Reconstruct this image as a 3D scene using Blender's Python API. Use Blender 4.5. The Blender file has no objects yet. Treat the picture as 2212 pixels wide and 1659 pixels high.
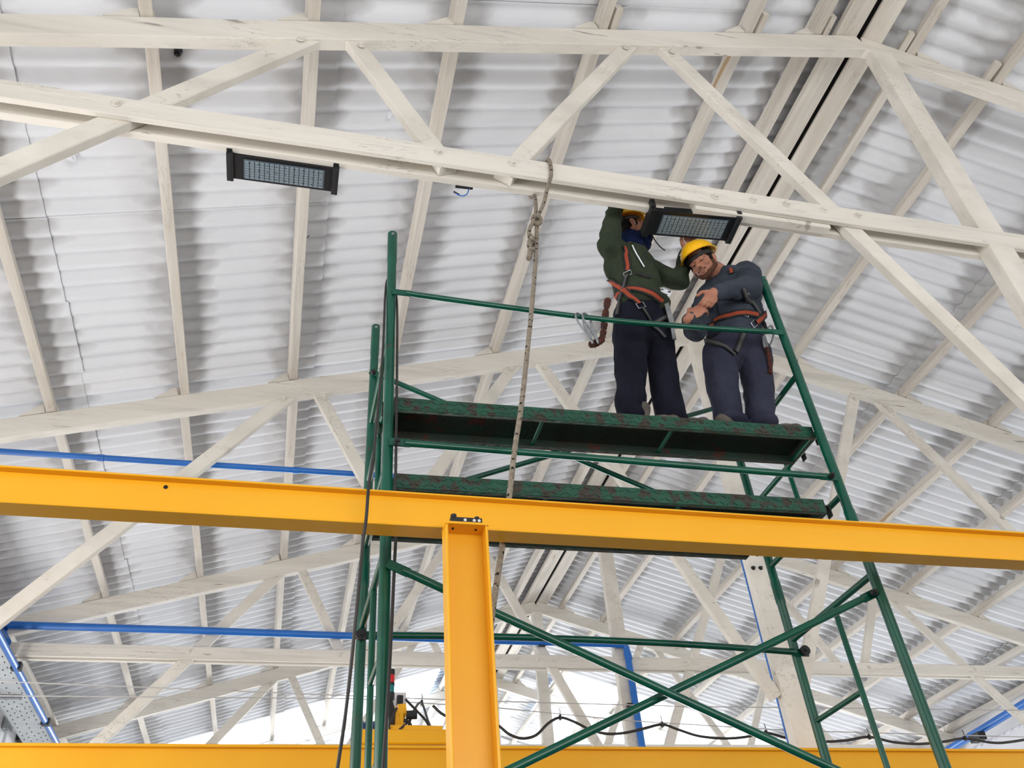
import bpy, bmesh, math, random
from mathutils import Vector, Matrix, noise
from mathutils.bvhtree import BVHTree
random.seed(7)
rnd = random.uniform
S = bpy.context.scene
COL = S.collection
PI = math.pi
# ---------------------------------------------------------------- camera
F = 1874.0
RW = Matrix(((0.9716281, -0.2267878, -0.06712769), (0.09125259, 0.6213066, -0.77823587), (0.21820128, 0.75003026, 0.62437393)))
cam_d = bpy.data.cameras.new('camera'); cam = bpy.data.objects.new('camera', cam_d); COL.objects.link(cam)
cam_d.sensor_width = 36.0; cam_d.lens = F / 2212 * 36.0; cam_d.clip_start = 0.05; cam_d.clip_end = 300
ax_x = Vector(RW[0]); ax_y = -Vector(RW[1]); ax_z = -Vector(RW[2])
cam.matrix_world = Matrix((ax_x, ax_y, ax_z)).transposed().to_4x4()
S.camera = cam
# ---------------------------------------------------------------- exposure, sky, daylight
S.view_settings.view_transform = 'Standard'; S.view_settings.look = 'None'
S.view_settings.exposure = -0.26; S.view_settings.gamma = 1.0; S.view_settings.use_curve_mapping = False
S.cycles.max_bounces = 8; S.cycles.diffuse_bounces = 5; S.cycles.transmission_bounces = 8; S.cycles.transparent_max_bounces = 8
w = bpy.data.worlds.new('overcast_sky'); S.world = w; w.use_nodes = True
w.node_tree.nodes['Background'].inputs[0].default_value = (0.93, 0.96, 1.0, 1)
w.node_tree.nodes['Background'].inputs[1].default_value = 6.0

def area(name, loc, target, sx, sy, power, col):
    d = bpy.data.lights.new(name, 'AREA'); d.shape = 'RECTANGLE'; d.size = sx; d.size_y = sy; d.energy = power; d.color = col
    o = bpy.data.objects.new(name, d); COL.objects.link(o); o.location = loc
    o.rotation_euler = (Vector(target) - Vector(loc)).to_track_quat('-Z', 'Y').to_euler()
    return o
area('daylight_back_door', (3.5, -5.6, 0.7), (4.0, 6.0, 2.2), 10.0, 3.8, 640, (1.0, 0.985, 0.96))
area('daylight_left_windows', (-3.35, 5.5, 1.5), (4.0, 5.5, 3.0), 13.0, 1.3, 420, (1.0, 0.99, 0.98))
area('daylight_right_windows', (11.6, 9.0, 1.5), (3.0, 9.0, 3.0), 22.0, 1.3, 480, (0.97, 0.985, 1.0))
area('added_far_fill', (4.2, 24.6, 0.8), (4.2, 12.0, 3.2), 11.0, 3.4, 2400, (0.95, 0.975, 1.0))  # area lamp added to brighten the far bays; no door stands there

# ---------------------------------------------------------------- pixel <-> world
def ray(x, y):
    c = (x - 1106.0, y - 829.5, F)
    return Vector([RW[0][i] * c[0] + RW[1][i] * c[1] + RW[2][i] * c[2] for i in range(3)])
def at(x, y, Y): d = ray(x, y); return d * (Y / d.y)
def atZ(x, y, Z): d = ray(x, y); return d * (Z / d.z)
def atX(x, y, X): d = ray(x, y); return d * (X / d.x)
def colx(px, Y, Z):                                    # point at depth Y, height Z, on picture column px
    k = (px - 1106.0) / F
    a = RW[0][0] - k * RW[2][0]; b = (RW[0][1] - k * RW[2][1]) * Y + (RW[0][2] - k * RW[2][2]) * Z
    return Vector((-b / a, Y, Z))

# ---------------------------------------------------------------- materials
def srgb(r, g, b):
    f = lambda c: (c / 255) / 12.92 if c / 255 <= 0.04045 else ((c / 255 + 0.055) / 1.055) ** 2.4
    return (f(r), f(g), f(b), 1)
def mat(name, c1, c2=None, rough=0.6, metal=0.0, scale=6.0, bump=0.0, bscale=40.0, stretch=None, spots=None, sp=0.62, spscale=9.0, spec=0.5, detail=4):
    m = bpy.data.materials.new(name); m.use_nodes = True
    nt = m.node_tree; n = nt.nodes; l = nt.links; b = n['Principled BSDF']
    b.inputs['Roughness'].default_value = rough; b.inputs['Metallic'].default_value = metal
    b.inputs['Specular IOR Level'].default_value = spec
    tc = n.new('ShaderNodeTexCoord'); src = tc.outputs['Object']
    if stretch:
        mp = n.new('ShaderNodeMapping'); mp.inputs['Scale'].default_value = stretch; l.new(src, mp.inputs[0]); src = mp.outputs[0]
    b.inputs['Base Color'].default_value = c1
    col = None
    if c2:
        t = n.new('ShaderNodeTexNoise'); t.inputs['Scale'].default_value = scale; t.inputs['Detail'].default_value = detail; l.new(src, t.inputs[0])
        r = n.new('ShaderNodeValToRGB'); r.color_ramp.elements[0].position = 0.35; r.color_ramp.elements[1].position = 0.68
        r.color_ramp.elements[0].color = c1; r.color_ramp.elements[1].color = c2
        l.new(t.outputs[0], r.inputs[0]); col = r.outputs[0]
    if spots:
        t2 = n.new('ShaderNodeTexNoise'); t2.inputs['Scale'].default_value = spscale; t2.inputs['Detail'].default_value = 8; l.new(src, t2.inputs[0])
        r2 = n.new('ShaderNodeValToRGB'); r2.color_ramp.elements[0].position = sp; r2.color_ramp.elements[1].position = sp + 0.035
        l.new(t2.outputs[0], r2.inputs[0])
        mx = n.new('ShaderNodeMix'); mx.data_type = 'RGBA'; l.new(r2.outputs[0], mx.inputs[0])
        if col: l.new(col, mx.inputs[6])
        else: mx.inputs[6].default_value = c1
        mx.inputs[7].default_value = spots; col = mx.outputs[2]
    if col: l.new(col, b.inputs['Base Color'])
    if bump:
        t3 = n.new('ShaderNodeTexNoise'); t3.inputs['Scale'].default_value = bscale; t3.inputs['Detail'].default_value = 4; l.new(src, t3.inputs[0])
        bp = n.new('ShaderNodeBump'); bp.inputs['Strength'].default_value = bump; bp.inputs['Distance'].default_value = 0.02
        l.new(t3.outputs[0], bp.inputs['Height']); l.new(bp.outputs[0], b.inputs['Normal'])
    return m
M = {}
M['wood'] = mat('white_painted_timber', srgb(226, 221, 211), srgb(212, 206, 195), 0.75, scale=3, bump=0.25, bscale=14, spots=srgb(170, 162, 150), sp=0.70, spscale=5)
M['wood_x'] = mat('white_painted_timber_lengthwise', srgb(228, 223, 213), srgb(212, 206, 195), 0.75, scale=3, bump=0.35, bscale=22, stretch=(0.12, 1, 1), spots=srgb(160, 152, 142), sp=0.69, spscale=14)
M['purlin'] = mat('limewashed_purlin_timber', srgb(224, 218, 208), srgb(205, 196, 184), 0.8, scale=9, bump=0.4, bscale=30, stretch=(1, 0.1, 1), spots=srgb(188, 160, 124), sp=0.68, spscale=7)
M['yellow'] = mat('yellow_enamel', srgb(236, 172, 28), srgb(232, 166, 24), 0.34, scale=2, spots=srgb(70, 52, 34), sp=0.80, spscale=7)
M['yellow2'] = mat('yellow_crane_enamel', srgb(238, 172, 16), srgb(234, 165, 12), 0.3, scale=1.5)
M['green'] = mat('green_enamel', srgb(6, 82, 63), srgb(5, 68, 53), 0.24, scale=7, spots=srgb(60, 60, 48), sp=0.69, spscale=16)
M['green_worn'] = mat('worn_green_enamel', srgb(18, 76, 56), srgb(12, 60, 46), 0.5, scale=14, spots=srgb(46, 42, 32), sp=0.53, spscale=22, bump=0.2)
M['plank_under'] = mat('rusty_green_underside', srgb(22, 50, 40), srgb(38, 34, 26), 0.7, scale=5, spots=srgb(66, 30, 20), sp=0.6, spscale=8, bump=0.3)
M['blue'] = mat('blue_pipe_enamel', srgb(36, 108, 190), srgb(30, 98, 178), 0.35, scale=3)
M['black'] = mat('black_plastic', srgb(24, 24, 26), rough=0.5)
M['cable'] = mat('black_rubber_cable', srgb(36, 35, 34), rough=0.55)
M['alu_dark'] = mat('dark_grey_aluminium', srgb(44, 46, 48), srgb(36, 38, 40), 0.45, metal=0.3, scale=12)
M['alu_black'] = mat('black_anodised_frame', srgb(14, 18, 24), rough=0.4)
M['led'] = mat('led_board_grey', srgb(98, 112, 122), srgb(86, 100, 112), 0.35, scale=14)
M['led2'] = mat('led_lens_clear', srgb(128, 142, 150), rough=0.25)
M['steel'] = mat('zinc_steel', srgb(170, 174, 178), srgb(140, 144, 148), 0.35, metal=0.7, scale=10)
M['galv'] = mat('galvanised_tray', srgb(206, 210, 210), srgb(190, 195, 196), 0.55, metal=0.1, scale=4, spots=srgb(120, 122, 122), sp=0.66, spscale=22)
M['concrete'] = mat('grey_concrete_floor', srgb(74, 74, 74), srgb(60, 60, 61), 0.6, scale=1.2)
M['wall'] = mat('white_plaster', srgb(228, 228, 230), srgb(216, 216, 220), 0.8, scale=1.0, bump=0.1, bscale=6)
M['wire'] = mat('steel_wire', srgb(176, 178, 180), rough=0.5)
M['dark'] = mat('dark_shade_and_marks', srgb(16, 13, 11), rough=0.9)  # shade of the ridge gap as colour; also chips and holes
M['helmet'] = mat('yellow_helmet_shell', srgb(244, 184, 12), rough=0.3)
M['olive'] = mat('dark_green_fleece', srgb(54, 62, 48), srgb(44, 52, 41), 0.95, scale=9, bump=0.8, bscale=13, spec=0.15)
M['greyj'] = mat('grey_work_jacket', srgb(62, 68, 78), srgb(50, 56, 66), 0.95, scale=8, bump=0.8, bscale=12, spec=0.15)
M['navy'] = mat('black_navy_trousers', srgb(27, 28, 40), srgb(20, 21, 31), 0.95, scale=7, bump=0.8, bscale=10, spec=0.12)
M['slate'] = mat('grey_navy_trousers', srgb(54, 55, 70), srgb(42, 44, 58), 0.95, scale=5, bump=0.8, bscale=10, spec=0.12)
M['scarf'] = mat('navy_neck_warmer', srgb(20, 32, 66), srgb(15, 25, 52), 0.95, scale=14, bump=0.4, bscale=40, spec=0.1)
M['skin'] = mat('skin', srgb(172, 120, 96), srgb(156, 104, 84), 0.55, scale=12, spec=0.3)
M['hair'] = mat('dark_hair', srgb(34, 26, 22), srgb(22, 17, 15), 0.8, scale=60, bump=0.5, bscale=120, spec=0.2)
M['beard'] = mat('short_dark_beard', srgb(102, 70, 56), srgb(76, 52, 43), 0.85, scale=90, bump=0.5, bscale=160, spec=0.1)
M['orange'] = mat('orange_webbing', srgb(156, 64, 36), srgb(142, 56, 30), 0.8, scale=20)
M['webbing'] = mat('black_webbing', srgb(30, 29, 30), rough=0.85)
M['greyweb'] = mat('grey_webbing', srgb(78, 78, 80), srgb(66, 66, 68), 0.85, scale=30)
M['boot'] = mat('dusty_work_boot', srgb(92, 86, 78), srgb(70, 64, 58), 0.8, scale=20)
M['braid'] = mat('orange_black_braid', srgb(24, 17, 15), srgb(96, 42, 25), 0.9, scale=55, bump=0.6, bscale=90)
M['red'] = mat('red_lens', srgb(214, 34, 36), rough=0.25)
M['teal'] = mat('green_lens', srgb(28, 120, 120), rough=0.25)
M['motor'] = mat('blue_motor_paint', srgb(44, 70, 120), srgb(36, 58, 104), 0.5, scale=8)
M['plate'] = mat('grey_white_panel', srgb(206, 204, 204), rough=0.5)
M['white'] = mat('white_enamel_plate', srgb(222, 226, 230), rough=0.4)

def rope_mat():
    m = mat('flecked_grey_rope', srgb(150, 140, 124), srgb(122, 112, 98), 0.9, scale=60, bump=0.5, bscale=220)
    nt = m.node_tree; n = nt.nodes; l = nt.links; b = n['Principled BSDF']
    base = b.inputs['Base Color'].links[0].from_socket
    tc = n.new('ShaderNodeTexCoord'); sx = n.new('ShaderNodeSeparateXYZ'); l.new(tc.outputs['Object'], sx.inputs[0])
    a = n.new('ShaderNodeMath'); a.operation = 'MULTIPLY'; a.inputs[1].default_value = 22.0; l.new(sx.outputs['Z'], a.inputs[0])
    fr = n.new('ShaderNodeMath'); fr.operation = 'FRACT'; l.new(a.outputs[0], fr.inputs[0])
    v = n.new('ShaderNodeTexVoronoi'); v.inputs['Scale'].default_value = 55; l.new(tc.outputs['Object'], v.inputs['Vector'])
    lt = n.new('ShaderNodeMath'); lt.operation = 'LESS_THAN'; lt.inputs[1].default_value = 0.28; l.new(fr.outputs[0], lt.inputs[0])
    l2 = n.new('ShaderNodeMath'); l2.operation = 'LESS_THAN'; l2.inputs[1].default_value = 0.40; l.new(v.outputs['Distance'], l2.inputs[0])
    mu = n.new('ShaderNodeMath'); mu.operation = 'MULTIPLY'; l.new(lt.outputs[0], mu.inputs[0]); l.new(l2.outputs[0], mu.inputs[1])
    mx = n.new('ShaderNodeMix'); mx.data_type = 'RGBA'; l.new(mu.outputs[0], mx.inputs[0]); l.new(base, mx.inputs[6]); mx.inputs[7].default_value = srgb(24, 20, 18)
    l.new(mx.outputs[2], b.inputs['Base Color'])
    return m
M['rope'] = rope_mat()
def add_cracks(m, stretch, amount, scale=5.0):
    nt = m.node_tree; n = nt.nodes; l = nt.links; b = n['Principled BSDF']
    base = b.inputs['Base Color'].links[0].from_socket
    tc = n.new('ShaderNodeTexCoord'); mp = n.new('ShaderNodeMapping'); mp.inputs['Scale'].default_value = stretch; l.new(tc.outputs['Object'], mp.inputs[0])
    t = n.new('ShaderNodeTexNoise'); t.inputs['Scale'].default_value = scale; t.inputs['Detail'].default_value = 5; t.inputs['Roughness'].default_value = 0.6; l.new(mp.outputs[0], t.inputs[0])
    r = n.new('ShaderNodeValToRGB'); cr = r.color_ramp; cr.elements[0].position = 0.492; cr.elements[0].color = (0, 0, 0, 1); cr.elements[1].position = 0.5; cr.elements[1].color = (1, 1, 1, 1)
    e = cr.elements.new(0.508); e.color = (0, 0, 0, 1); l.new(t.outputs[0], r.inputs[0])
    t2 = n.new('ShaderNodeTexNoise'); t2.inputs['Scale'].default_value = 1.7; t2.inputs['Detail'].default_value = 3; l.new(tc.outputs['Object'], t2.inputs[0])
    r2 = n.new('ShaderNodeValToRGB'); r2.color_ramp.elements[0].position = 0.50; r2.color_ramp.elements[1].position = 0.60; l.new(t2.outputs[0], r2.inputs[0])
    mu = n.new('ShaderNodeMath'); mu.operation = 'MULTIPLY'; l.new(r.outputs[0], mu.inputs[0]); l.new(r2.outputs[0], mu.inputs[1])
    m3 = n.new('ShaderNodeMath'); m3.operation = 'MULTIPLY'; m3.inputs[1].default_value = amount; l.new(mu.outputs[0], m3.inputs[0])
    mx = n.new('ShaderNodeMix'); mx.data_type = 'RGBA'; l.new(m3.outputs[0], mx.inputs[0]); l.new(base, mx.inputs[6]); mx.inputs[7].default_value = srgb(104, 92, 80)
    # broad grey grime
    t4 = n.new('ShaderNodeTexNoise'); t4.inputs['Scale'].default_value = 2.6; t4.inputs['Detail'].default_value = 6; l.new(mp.outputs[0], t4.inputs[0])
    r4 = n.new('ShaderNodeValToRGB'); r4.color_ramp.elements[0].position = 0.52; r4.color_ramp.elements[1].position = 0.72; r4.color_ramp.elements[1].color = (0.45, 0.45, 0.45, 1); l.new(t4.outputs[0], r4.inputs[0])
    m4 = n.new('ShaderNodeMix'); m4.data_type = 'RGBA'; l.new(r4.outputs[0], m4.inputs[0]); l.new(mx.outputs[2], m4.inputs[6]); m4.inputs[7].default_value = srgb(186, 182, 174)
    l.new(m4.outputs[2], b.inputs['Base Color'])
add_cracks(M['wood_x'], (0.25, 5, 5), 0.9); add_cracks(M['wood'], (1, 5, 1.5), 0.6, 4.0); add_cracks(M['purlin'], (5, 0.3, 5), 0.7)

# ---------------------------------------------------------------- roof frame numbers (metres)
U = 6.6
XR = 0.637 * U; PITCH = 0.30
CS = 1 / math.sqrt(1 + PITCH ** 2); SN = PITCH * CS
TY = [(0.456 + 0.5605 * k) * U for k in range(6)]      # front face of each truss
def zc(X): return U * 1.003 - PITCH * abs(X - XR)      # centre line of the top chords
SHEET = 0.275                                          # sheet mean plane above that line
PURL = [-0.495, -0.333, -0.175, -0.028, 0.116, 0.281, 0.476, 0.578]
PURR = [0.704, 0.817, 1.015, 1.18, 1.345, 1.51, 1.675, 1.79]
XL, XRR = -3.55, 11.95

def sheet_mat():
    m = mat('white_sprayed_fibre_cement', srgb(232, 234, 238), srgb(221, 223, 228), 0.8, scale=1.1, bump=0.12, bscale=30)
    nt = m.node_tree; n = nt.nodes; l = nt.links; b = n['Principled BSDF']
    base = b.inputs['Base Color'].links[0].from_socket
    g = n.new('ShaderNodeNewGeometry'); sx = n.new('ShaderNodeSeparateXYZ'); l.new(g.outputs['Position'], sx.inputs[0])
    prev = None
    for p in PURL + [0.61, 0.665] + PURR:              # distance to the nearest purlin (sheet turns greyer close to it)
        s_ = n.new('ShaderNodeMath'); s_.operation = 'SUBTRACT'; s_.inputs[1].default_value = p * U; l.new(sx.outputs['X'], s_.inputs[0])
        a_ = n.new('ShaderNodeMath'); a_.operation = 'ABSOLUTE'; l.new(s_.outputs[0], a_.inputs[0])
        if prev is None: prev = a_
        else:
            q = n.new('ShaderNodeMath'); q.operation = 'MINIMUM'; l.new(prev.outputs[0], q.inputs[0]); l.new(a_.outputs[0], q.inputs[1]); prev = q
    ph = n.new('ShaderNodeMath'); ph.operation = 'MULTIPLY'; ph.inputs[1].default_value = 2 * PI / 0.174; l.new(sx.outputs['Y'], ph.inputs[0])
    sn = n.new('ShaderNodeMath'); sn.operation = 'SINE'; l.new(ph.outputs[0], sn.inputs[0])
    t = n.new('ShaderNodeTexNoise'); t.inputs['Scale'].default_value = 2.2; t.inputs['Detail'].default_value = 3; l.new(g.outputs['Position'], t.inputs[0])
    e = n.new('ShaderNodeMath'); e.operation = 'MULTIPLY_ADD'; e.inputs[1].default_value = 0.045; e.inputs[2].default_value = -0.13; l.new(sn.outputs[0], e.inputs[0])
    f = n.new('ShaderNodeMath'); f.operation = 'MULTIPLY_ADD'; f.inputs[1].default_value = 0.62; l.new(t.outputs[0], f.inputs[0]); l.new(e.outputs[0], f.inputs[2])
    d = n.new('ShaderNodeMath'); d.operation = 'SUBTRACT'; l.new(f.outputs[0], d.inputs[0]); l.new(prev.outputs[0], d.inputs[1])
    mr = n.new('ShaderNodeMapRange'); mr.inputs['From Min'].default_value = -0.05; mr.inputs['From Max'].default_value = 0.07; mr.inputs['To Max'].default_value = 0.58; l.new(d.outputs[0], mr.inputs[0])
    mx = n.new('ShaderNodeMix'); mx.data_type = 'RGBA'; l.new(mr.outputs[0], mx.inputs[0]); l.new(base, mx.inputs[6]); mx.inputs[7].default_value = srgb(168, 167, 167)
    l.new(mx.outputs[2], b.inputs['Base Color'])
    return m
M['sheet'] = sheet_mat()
def skylight_mat():
    m = bpy.data.materials.new('translucent_roof_sheet'); m.use_nodes = True
    nt = m.node_tree; n = nt.nodes; l = nt.links; n.clear()
    o = n.new('ShaderNodeOutputMaterial'); a = n.new('ShaderNodeBsdfTranslucent'); a.inputs[0].default_value = (0.9, 0.93, 0.96, 1)
    t = n.new('ShaderNodeBsdfTransparent'); t.inputs[0].default_value = (0.9, 0.94, 1, 1)
    mx = n.new('ShaderNodeMixShader'); mx.inputs[0].default_value = 0.45; l.new(a.outputs[0], mx.inputs[1]); l.new(t.outputs[0], mx.inputs[2]); l.new(mx.outputs[0], o.inputs[0])
    return m
M['skylight'] = skylight_mat()

# ---------------------------------------------------------------- mesh helpers
class MB:
    def __init__(s): s.v = []; s.f = []
    def add(s, vs, fs):
        b = len(s.v); s.v += [tuple(v) for v in vs]; s.f += [tuple(i + b for i in f) for f in fs]
    def box(s, c, d, rot=None):
        c = Vector(c); h = Vector(d) / 2; vs = []
        for x in (-1, 1):
            for y in (-1, 1):
                for z in (-1, 1):
                    p = Vector((x * h.x, y * h.y, z * h.z))
                    if rot: p = rot @ p
                    vs.append(c + p)
        s.add(vs, [(0, 1, 3, 2), (4, 6, 7, 5), (0, 4, 5, 1), (2, 3, 7, 6), (0, 2, 6, 4), (1, 5, 7, 3)])
    def bar(s, p0, p1, w_, h_, side=(0, 1, 0), ch=0.006, seg=1, jit=0.0, cap=True):
        """chamfered timber or steel bar; w_ is measured along `side`, h_ across it"""
        p0 = Vector(p0); p1 = Vector(p1); t = (p1 - p0).normalized()
        a = Vector(side); a = (a - t * a.dot(t)).normalized(); b = t.cross(a)
        W, H = w_ / 2, h_ / 2; c = min(ch, W * .4, H * .4)
        prof = [(-W + c, -H), (W - c, -H), (W, -H + c), (W, H - c), (W - c, H), (-W + c, H), (-W, H - c), (-W, -H + c)]
        vs = []
        for i in range(seg + 1):
            q = p0.lerp(p1, i / seg); ja = rnd(-jit, jit); jb = rnd(-jit, jit)
            for u, v in prof: vs.append(q + a * (u + ja) + b * (v + jb))
        fs = []
        for i in range(seg):
            for k in range(8): fs.append((i * 8 + k, i * 8 + (k + 1) % 8, (i + 1) * 8 + (k + 1) % 8, (i + 1) * 8 + k))
        if cap: fs.append(tuple(reversed(range(8)))); fs.append(tuple(seg * 8 + k for k in range(8)))
        s.add(vs, fs)
    def tube(s, pts, r, n=10, cap=True, rr=None, wob=0.0):
        pts = [Vector(p) for p in pts]; vs = []; fs = []; up = None
        for i, p in enumerate(pts):
            t = (pts[min(i + 1, len(pts) - 1)] - pts[max(i - 1, 0)]).normalized()
            if up is None:
                up = Vector((0, 0, 1)) if abs(t.z) < 0.9 else Vector((1, 0, 0))
            a = (up - t * up.dot(t)).normalized(); up = a; b = t.cross(a)
            q = rr[i] if rr else r
            q *= 1 + rnd(-wob, wob)
            for k in range(n):
                an = 2 * PI * k / n; vs.append(p + a * math.cos(an) * q + b * math.sin(an) * q)
        for i in range(len(pts) - 1):
            for k in range(n): fs.append((i * n + k, i * n + (k + 1) % n, (i + 1) * n + (k + 1) % n, (i + 1) * n + k))
        if cap: fs.append(tuple(reversed(range(n)))); fs.append(tuple((len(pts) - 1) * n + k for k in range(n)))
        s.add(vs, fs)
    def build(s, name, m, parent=None, smooth=False):
        me = bpy.data.meshes.new(name); me.from_pydata(s.v, [], s.f); me.materials.append(m)
        bm = bmesh.new(); bm.from_mesh(me); bmesh.ops.recalc_face_normals(bm, faces=bm.faces); bm.to_mesh(me); bm.free()
        if smooth:
            for p in me.polygons: p.use_smooth = True
            try: me.set_sharp_from_angle(angle=math.radians(40))
            except Exception: pass
        o = bpy.data.objects.new(name, me); COL.objects.link(o)
        if parent: o.parent = parent; o.matrix_parent_inverse = Matrix.Translation(-parent.location)
        return o
def thing(name, label, cat, loc=(0, 0, 0), group=None):
    o = bpy.data.objects.new(name, None); COL.objects.link(o); o.location = loc; o['label'] = label; o['category'] = cat
    o.empty_display_size = 0.1
    if group: o['group'] = group
    return o
def tag(o, label, cat, group=None):
    o['label'] = label; o['category'] = cat
    if group: o['group'] = group
    return o
def smoothpts(P, n=8):
    P = [Vector(p) for p in P]; out = []
    for i in range(len(P) - 1):
        a, b, c, d = P[max(i - 1, 0)], P[i], P[i + 1], P[min(i + 2, len(P) - 1)]
        for k in range(n):
            t = k / n
            out.append(0.5 * ((2 * b) + (c - a) * t + (2 * a - 5 * b + 4 * c - d) * t * t + (3 * b - a - 3 * c + d) * t ** 3))
    out.append(P[-1]); return out
def hexbolt(parent, c, r=0.02, axis=(0, -1, 0), m=None, name='bolt'):
    b = MB(); c = Vector(c); a = Vector(axis)
    b.tube([c, c + a * 0.004], r * 1.6, 12); b.tube([c + a * 0.004, c + a * 0.022], r * 1.1, 6)
    return b.build(name, m or M['wood'], parent)

# ================================================================ THE SETTING
b = MB(); b.box((4.2, 9.5, -1.65), (17, 32, 0.1)); floor = b.build('floor', M['concrete']); floor['kind'] = 'structure'
FZ = -1.6
EZ = lambda X: zc(X) + SHEET
b = MB(); b.box((XL - 0.1, 9.5, (FZ + EZ(XL)) / 2), (0.2, 32, EZ(XL) - FZ + 0.1)); wl = b.build('wall_left', M['wall']); wl['kind'] = 'structure'
# right wall with a long opening strip under the eaves
b = MB(); zt = EZ(XRR)
b.box((XRR + 0.1, 9.5, (FZ + 4.02) / 2), (0.2, 32, 4.02 - FZ)); b.box((XRR + 0.1, 9.5, (4.12 + zt) / 2), (0.2, 32, zt - 4.12 + 0.1))
for k in range(160): b.box((XRR + 0.1, -6.4 + k * 0.2, 4.07), (0.16, 0.05, 0.10))
wr = b.build('wall_right', M['wall']); wr['kind'] = 'structure'
def gable(y, name):
    pts = [(XL, FZ), (XRR, FZ), (XRR, EZ(XRR)), (XR, EZ(XR)), (XL, EZ(XL))]
    b = MB(); vs = [(x, y, z) for x, z in pts] + [(x, y + 0.15, z) for x, z in pts]
    b.add(vs, [(0, 1, 2, 3, 4), (9, 8, 7, 6, 5)] + [(i, (i + 1) % 5, (i + 1) % 5 + 5, i + 5) for i in range(5)])
    o = b.build(name, M['wall']); o['kind'] = 'structure'
gable(-6.3, 'wall_back'); gable(25.3, 'wall_front')

# ---- corrugated roof: ceiling > roof_sheet, purlin, ridge_board, cleat
WAVE = 0.174; AMP = 0.0185; NW = 5.25; THK = 0.007
def sheet_mesh(L, nw=NW, name='roof_sheet'):
    n = int(nw * 8); b = MB(); vs = []
    for j in (0, 1):
        for i in range(n + 1):
            y = i / 8 * WAVE; z = AMP * math.sin(2 * PI * y / WAVE)
            vs.append((j * L, y, z))
        for i in range(n + 1):
            y = i / 8 * WAVE; z = AMP * math.sin(2 * PI * y / WAVE) + THK
            vs.append((j * L, y, z))
    m_ = n + 1; fs = []
    for i in range(n):
        fs.append((i, i + 1, 2 * m_ + i + 1, 2 * m_ + i)); fs.append((m_ + i, 3 * m_ + i, 3 * m_ + i + 1, m_ + i + 1))
        fs.append((i, m_ + i, m_ + i + 1, i + 1)); fs.append((2 * m_ + i, 2 * m_ + i + 1, 3 * m_ + i + 1, 3 * m_ + i))
    fs.append((0, 2 * m_, 3 * m_, m_)); fs.append((n, m_ + n, 3 * m_ + n, 2 * m_ + n))
    me = bpy.data.meshes.new(name); me.from_pydata(vs, [], fs)
    for p in me.polygons[:]:
        p.use_smooth = True
    try: me.set_sharp_from_angle(angle=math.radians(50))
    except Exception: pass
    me.validate(); return me
ROWSL = [(0.628, 0.295), (0.295, -0.018), (-0.018, -0.312), (-0.312, -0.565)]
ROWSR = [(0.652, 0.722), (0.722, 1.008), (1.008, 1.34), (1.34, 1.67), (1.67, 1.84)]
# far and rear stretches of the roof, outside the part seen closely, are one mesh
bc = MB()
for (a, c) in ((XL - 0.3, XR - 0.02), (XR + 0.1, XRR + 0.3)):
    for (y0, y1) in ((-6.4, 1.2), (20.3, 25.4)):
        n = int((y1 - y0) / WAVE * 6); vs = []; fs = []
        for i in range(n + 1):
            y = y0 + (y1 - y0) * i / n; z = AMP * math.sin(2 * PI * (y - 1.2) / WAVE)
            vs.append((a, y, EZ(a) + z)); vs.append((c, y, EZ(c) + z))
        for i in range(n): fs.append((2 * i, 2 * i + 1, 2 * i + 3, 2 * i + 2))
        bc.add(vs, fs)
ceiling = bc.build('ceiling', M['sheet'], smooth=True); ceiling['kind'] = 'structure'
cache = {}
SKYL = [(0.628, 0.45, 0), (0.45, 0.295, 1)] + [(a, c, 1) for a, c in ROWSL[1:]]
SKYR = [(0.652, 0.722, 0), (0.722, 0.805, 0), (0.805, 1.008, 1)] + [(a, c, 1) for a, c in ROWSR[2:]]
JOBS = []
for k in range(22):
    lit = k in (18, 19, 20)
    JOBS += [(-1, ri, a, c, k, s_) for ri, (a, c, s_) in enumerate(SKYL if lit else [(a, c, 0) for a, c in ROWSL])]
    JOBS += [(1, ri, a, c, k, s_) for ri, (a, c, s_) in enumerate(SKYR if lit else [(a, c, 0) for a, c in ROWSR])]
if True:
    for side, ri, xa, xb, k, sky in JOBS:
        L = abs(xb - xa) * U / CS + 0.13
        if True:
            y = 1.2 + k * 0.87
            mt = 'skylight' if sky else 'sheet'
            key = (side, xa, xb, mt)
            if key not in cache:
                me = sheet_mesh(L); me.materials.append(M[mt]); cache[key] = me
            o = bpy.data.objects.new('roof_sheet', cache[key]); COL.objects.link(o)
            X0 = xa * U
            ang = math.atan(PITCH)
            if side == -1:
                # mesh runs +x; turn it so that it runs down the left slope
                R_ = Matrix.Rotation(-ang, 4, 'Y') @ Matrix.Scale(1, 4)
                xs = xb * U - 0.06
                org = Vector((xs, y, EZ(xs)))
                rot = Matrix.Rotation(-ang + 0.007, 4, 'Y')
            else:
                xs = X0 - 0.02
                org = Vector((xs, y, EZ(xs)))
                rot = Matrix.Rotation(ang - 0.007, 4, 'Y')
            org.z += 0.004 * (k % 2) + rnd(-0.002, 0.002) + (0.010 if side == -1 else -0.006)
            org.x += rnd(-0.015, 0.015)
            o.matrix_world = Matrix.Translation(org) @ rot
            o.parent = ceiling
            if sky: o['label'] = 'bright translucent skylight sheet'
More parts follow.
